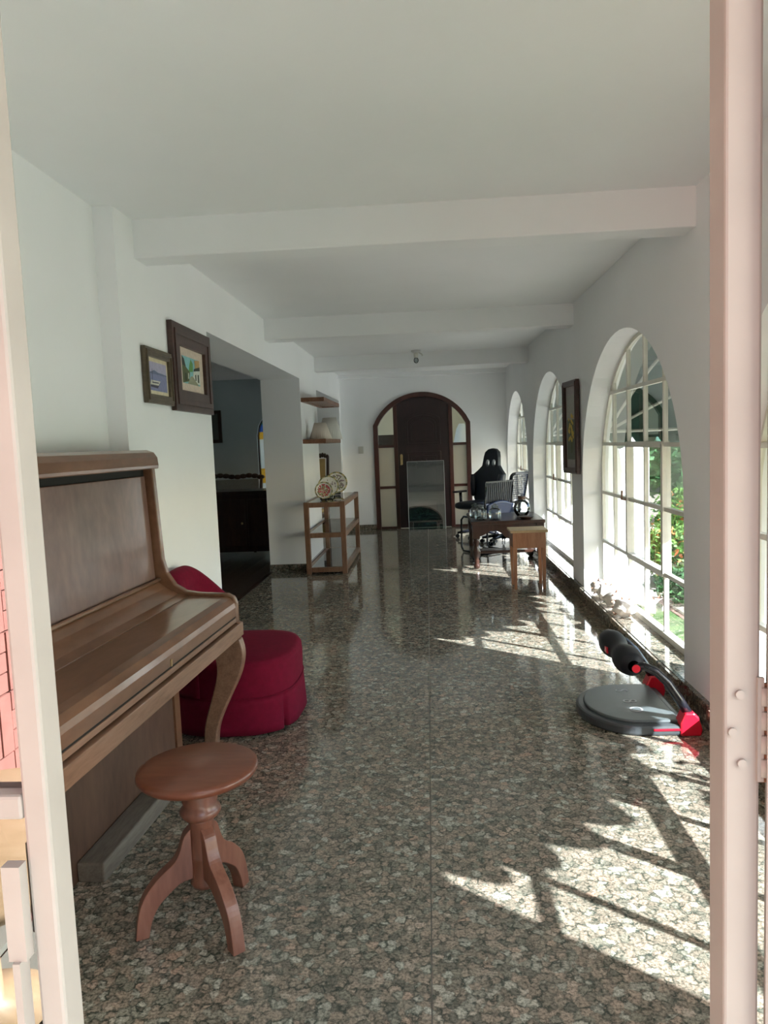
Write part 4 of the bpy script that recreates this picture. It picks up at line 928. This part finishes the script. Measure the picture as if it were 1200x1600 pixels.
# ================================================================ DOORWAY BY THE CAMERA
mb = MB(); mb.box(-3.0, -0.97, YD + 0.02, YD + 0.12, -0.1, 2.9); mb.box(0.46, XO, YD + 0.02, YD + 0.12, -0.1, 2.9); 
AC, AH, AS, AR = -0.255, 0.715, 1.95, 0.48
for i in range(24):
    a, b = AC - AH * math.cos(PI * i / 24), AC - AH * math.cos(PI * (i + 1) / 24)
    za, zb = [AS + AR * math.sqrt(max(0, 1 - ((q - AC) / AH) ** 2)) for q in (a, b)]
    mb.prism([(a, za), (b, zb), (b, 2.9), (a, 2.9)], YD + 0.02, YD + 0.12)
struct(mb.build('wall_front', M['outer_wall']), 'white wall around the glazed garden door')
d2 = sroot('door_2', 'cream painted glazed steel garden door, fixed left leaf', (0, YD, 0))
# left leaf: right edge at x=-0.315
LR = -0.412
def stile_box(x0, x1, z0, z1, nm, y0=-0.02, y1=0.02): return MB().box(x0, x1, y0, y1, z0, z1).build(nm, M['cream_metal'], d2, bevel=0.004)
stile_box(LR - 0.028, LR, 0, 1.93, 'stile'); stile_box(-0.97, -0.92, 0, 1.93, 'stile')
for z in (1.295, 0.965, 0.62, 0.2): stile_box(-0.92, LR - 0.028, z - 0.015, z + 0.012, 'rail')
MB().box(-0.92, LR - 0.028, -0.001, 0.001, 0.0, 1.93).build('pane', M['mirror_glass'], d2)
mb = MB(); mb.box(LR - 0.050, LR - 0.030, -0.032, -0.018, 0.80, 0.905); mb.box(LR - 0.044, LR - 0.036, -0.036, -0.018, 0.70, 0.80); mb.build('bolt', M['cream_metal'], d2)
mb = MB(); pts = [(AC - (AH - .015) * math.cos(PI * i / 24), 0, AS + (AR - .015) * math.sin(PI * i / 24)) for i in range(25)]
for i in range(24): mb.bar(pts[i], pts[i + 1], 0.04, 0.035, up=(0, 1, 0))
mb.bar((-0.97, 0, 1.95), (0.46, 0, 1.95), 0.04, 0.04); mb.build('fanlight_frame', M['cream_metal'], d2)
# right post with hinge
d3 = sroot('door_3', 'cream painted steel door post with rusty hinge and open glazed leaf', (0, YD, 0))
PX0, PX1 = 0.2815, 0.316
MB().box(PX0, PX1, -0.02, 0.02, 0, 1.93).build('post', M['cream_metal'], d3, bevel=0.003)
mb = MB()
for i in range(4): mb.tube([(PX1 + 0.003, -0.022, 0.99 + i * 0.024), (PX1 + 0.003, -0.022, 1.008 + i * 0.024)], 0.0045, 8)
for q in range(len(mb.m)): mb.m[q] = 0
for i in range(5): mb.box(PX1 - 0.003, PX1 + 0.008, -0.0225, -0.0195, 0.984 + i * 0.024, 0.988 + i * 0.024, 1)
mb.box(PX1 - 0.004, PX1 + 0.002, -0.024, -0.0195, 0.985, 1.09)
mb.build('hinge', [M['cream_metal'], M['rust']], d3)
for zz, xx in ((1.073, 0.296), (1.035, 0.289), (1.003, 0.298)): MB().tube([(xx, -0.0195, zz), (xx, -0.023, zz)], 0.0045, 10).build('screw', M['cream_metal'], d3)
lf = MB()
la = Vector((0.94, -0.34, 0))
def lp(d, z, o=0): return (PX1 + 0.006 + la.x * d, -0.02 + la.y * d + o, z)
lf.bar(lp(0.025, 0), lp(0.025, 1.90), 0.05, 0.025, up=(-0.34, -0.94, 0)); lf.bar(lp(0.6, 0), lp(0.6, 1.90), 0.05, 0.025, up=(-0.34, -0.94, 0))
for z in (0.03, 0.62, 1.3, 1.89): lf.bar(lp(0.03, z), lp(0.6, z), 0.025, 0.05)
lfo = lf.build('leaf', M['cream_metal'], d3)
g = MB(); g.add([lp(0.05, 0.05), lp(0.58, 0.05), lp(0.58, 1.87), lp(0.05, 1.87)], [(0, 1, 2, 3)]); g.build('pane', M['glass'], lfo, fix=False)

# porch behind the camera (reflected in the left leaf, shades the doorway)
struct(MB().box(-4.2, 3.2, -1.8, YD + 0.02, 2.95, 3.1).build('ceiling_porch', M['outer_wall']), 'porch roof over the garden door')
gp = struct(MB().box(-4.5, 9.0, -9, YD - 0.3, -0.2, -0.02).build('ground_patio', M['mortar']), 'slate paved patio behind the doorway')
random.seed(11)
pm = []
for i in range(11):
    for j in range(11):
        x0, y0 = -1.6 + i * 0.4, -3.7 + j * 0.4
        p = [(x0 + .008 + random.uniform(0, .03), y0 + .008), (x0 + .392, y0 + .008 + random.uniform(0, .03)), (x0 + .392 - random.uniform(0, .03), y0 + .392), (x0 + .008, y0 + .392 - random.uniform(0, .03))]
        MB().prism(p, -0.02, random.uniform(-0.004, 0.002), 'Z').build('paving_stone', M['slate'], gp)
bw = struct(MB().box(-1.9, -1.62, -4.2, YD + 0.02, -0.1, 3.0).build('wall_patio', M['mortar']), 'pink brick patio wall laid in basket weave')
n_b = 0
for i in range(12):
    for j in range(11):
        y0, z0 = -2.75 + i * 0.23, 0.0 + j * 0.23
        for q in range(3):
            if (i + j) % 2: b_ = (y0 + 0.004, y0 + 0.226, z0 + q * 0.0767 + 0.003, z0 + (q + 1) * 0.0767 - 0.003)
            else: b_ = (y0 + q * 0.0767 + 0.003, y0 + (q + 1) * 0.0767 - 0.003, z0 + 0.004, z0 + 0.226)
            if n_b < 300:
                MB().box(-1.625, -1.61 + random.uniform(0, 0.006), *b_).build('brick', M['brick'], bw); n_b += 1
t = thing('patio_table', 'low round pale wooden patio table reflected in the left door leaf', 'table', (-1.12, -0.12, 0))
MB().lathe([(0, 0.42), (0.38, 0.42), (0.39, 0.435), (0.38, 0.45), (0, 0.451)], n=48).build('tabletop', M['patio_wood'], t)
MB().lathe([(0.16, 0), (0.05, 0.03), (0.04, 0.36), (0.12, 0.42)], n=20).build('pedestal', M['patio_wood'], t)

# ================================================================ GARDEN
struct(MB().box(XO - 0.02, 45, -12, 60, -0.3, -0.06).build('ground_garden', M['lawn']), 'garden lawn outside the arched windows')
random.seed(5)
struct(MB().box(1.5, 8.5, 6.3, 18, -0.25, -0.058).build('ground_bounce_gravel', M['gravel']), 'added pale gravel strip bouncing sunlight into the far windows')  # strip added to bounce sunlight onto the far ceiling
gs = struct(MB().box(1.86, 4.4, 3.0, 6.3, -0.25, -0.055).build('ground_path', M['mortar']), 'garden path of irregular paving stones')
for i in range(5):
    for j in range(6):
        x0, y0 = 1.88 + i * 0.5, 3.02 + j * 0.485
        p = [(x0 + .02 + random.uniform(0, .06), y0 + .02), (x0 + .47, y0 + .02 + random.uniform(0, .06)), (x0 + .47 - random.uniform(0, .06), y0 + .45), (x0 + .02, y0 + .45 - random.uniform(0, .06))]
        MB().prism(p, -0.06, -0.035 + random.uniform(-0.006, 0.006), 'Z').build('paving_stone', M['stone'], gs)
def foliage(name, n, c, r, size, mats, seed, parent, shell=0.55, wts=None):
    rnd = random.Random(seed); mb = MB()
    for i in range(n):
        while True:
            d = Vector((rnd.uniform(-1, 1), rnd.uniform(-1, 1), rnd.uniform(-1, 1)))
            if 0.05 < d.length < 1: break
        d = d.normalized() * (shell + (1 - shell) * rnd.random()) * (1 + 0.18 * math.sin(d.x * 7 + seed) * math.sin(d.z * 6 + d.y * 5))
        p = Vector((c[0] + d.x * r[0], c[1] + d.y * r[1], c[2] + d.z * r[2]))
        a = Vector((rnd.uniform(-1, 1), rnd.uniform(-1, 1), rnd.uniform(-.6, .6))).normalized(); b = a.cross(Vector((rnd.uniform(-1, 1), rnd.uniform(-1, 1), rnd.uniform(-1, 1)))).normalized()
        s_ = size * rnd.uniform(0.6, 1.3); mi = 0
        if wts and rnd.random() < wts: mi = 1
        mb.add([p - a * s_, p + b * s_ * 0.45, p + a * s_, p - b * s_ * 0.45], [(0, 1, 2, 3)], mi)
    o = mb.build(name, mats, parent, fix=False); o['kind'] = 'stuff'; return o
def tree(loc, h, r, label, seed, mat, n=5000, size=0.16, cat='tree', group=None, flowers=0):
    t = thing('leafy_tree' if cat == 'tree' else 'garden_shrub', label, cat, loc, 0, group)
    MB().tube([(0, 0, -0.1), (0.05, 0.03, h * 0.35), (0, 0.06, h * 0.7)], [0.05 * h * 0.4, 0.035 * h * 0.4, 0.01], 8).build('trunk' if cat == 'tree' else 'stem', M['bark'], t)
    foliage('foliage', n, (0, 0, h * 0.55), (r, r, h * 0.47), size, [M[mat], M['flower']], seed, t, 0.5, flowers)
# bright bushes with orange flowers in the middle distance
tree((2.22, 6.75, -0.06), 0.56, 0.38, 'low bright green bush with orange flowers, nearest to the window', 1, 'leaf_bright', 2600, 0.035, 'shrub', 'flowering bushes', 0.10)
tree((2.72, 7.75, -0.06), 0.64, 0.45, 'bright green bush with orange flowers, middle one of the row', 2, 'leaf_bright', 2800, 0.04, 'shrub', 'flowering bushes', 0.10)
tree((3.25, 8.95, -0.06), 0.75, 0.55, 'bright green bush with orange flowers, farthest of the row', 3, 'leaf_bright', 2800, 0.045, 'shrub', 'flowering bushes', 0.08)
tree((2.03, 5.95, -0.06), 0.30, 0.24, 'low dark green shrub beside the paving stones', 4, 'leaf_mid', 1100, 0.035, 'shrub')
tree((2.85, 6.55, -0.06), 0.34, 0.28, 'low broad shrub at the end of the paving stones', 14, 'leaf_mid', 1200, 0.035, 'shrub')
tree((3.95, 11.6, -0.06), 1.9, 0.75, 'slim leafy shrub with sunlit leaves behind the flowering bushes', 15, 'leaf_mid', 2600, 0.07, 'shrub')
tree((4.1, 16.0, -0.06), 3.6, 1.5, 'slender leafy tree with sunlit green crown beyond the bushes', 5, 'leaf_mid', 5000, 0.10, 'tree', 'garden trees')
tree((8.0, 16.8, -0.06), 6.5, 2.2, 'dark leafy tree rising right of the slender tree', 6, 'leaf_dark', 7000, 0.16, 'tree', 'garden trees')
tree((4.2, 21.0, -0.06), 7.5, 2.8, 'large dark tree filling the garden background', 7, 'leaf_dark', 7000, 0.22, 'tree', 'garden trees')
tree((11.5, 22.5, -0.06), 8.0, 3.4, 'large dark tree at the right of the garden background', 8, 'leaf_dark', 7000, 0.24, 'tree', 'garden trees')
tree((1.6, 27.6, -0.06), 8.0, 2.6, 'large dark tree at the left of the garden background', 9, 'leaf_dark', 6000, 0.24, 'tree', 'garden trees')
# small leafy plant outside the first window casting dapples
tree((2.05, 1.95, -0.06), 0.95, 0.30, 'small leafy plant outside the window nearest the doorway', 12, 'leaf_mid', 420, 0.05, 'shrub')
# turquoise piece added to imitate sunlight in the awning fabric
t = thing('sunlit_awning_patch', 'small turquoise ornament standing in for sunlit awning fabric', 'patch', (1.93, 6.05, 1.42))
def fe(u, v_):
    a = 2 * PI * u; return (0.055 * v_ * math.cos(a), 0.055 * v_ * math.sin(a), 0.018 * v_ * v_ * math.cos(a * 1) - 0.03 * (1 - v_))
MB().grid(fe, 20, 4, wrapu=True).build('dish', M['turquoise'], t, solid=0.004)
MB().tube([(0, 0, -0.03), (0, 0, 0.16)], 0.002, 5).build('wire', M['white_metal'], t)

def hedge(label, a, b, h, th, seed, n, size):
    a = Vector(a); b = Vector(b); d = b - a; L = d.length; ang = math.atan2(d.y, d.x)
    t = thing('tall_hedge', label, 'hedge', (a.x, a.y, -0.1), ang)
    mb = MB(); mb.grid(lambda u, v_: (L * u, 0.25 * math.sin(u * 40) * math.sin(v_ * 9), h * v_ * (1 + 0.05 * math.sin(u * 23))), 60, 12); mb.build('branches', M['leaf_core'], t, solid=0.3)
    rnd = random.Random(seed); mb = MB()
    for i in range(n):
        p = Vector((rnd.uniform(0, L), rnd.uniform(-th, th), rnd.uniform(0, h * 1.04)))
        q = Vector((rnd.uniform(-1, 1), rnd.uniform(-1, 1), rnd.uniform(-.6, .6))).normalized(); w_ = q.cross(Vector((rnd.uniform(-1, 1), rnd.uniform(-1, 1), rnd.uniform(-1, 1)))).normalized(); s_ = size * rnd.uniform(.6, 1.3)
        mb.add([p - q * s_, p + w_ * s_ * .5, p + q * s_, p - w_ * s_ * .5], [(0, 1, 2, 3)])
    mb.build('foliage', M['leaf_dark'], t, fix=False)['kind'] = 'stuff'
M['leaf_core'] = plain('dark_branches', (0.008, 0.022, 0.012), 0.9)
hedge('tall dark hedge closing the far end of the garden', (-1.0, 33.5, 0), (26, 29, 0), 10.5, 0.9, 21, 12000, 0.22)
hedge('added unseen hedge behind the doorway patio, darkening the porch', (-6, -8.3, 0), (8, -8.3, 0), 5.0, 0.6, 22, 7000, 0.16)  # out of view, added to block sky light from the porch
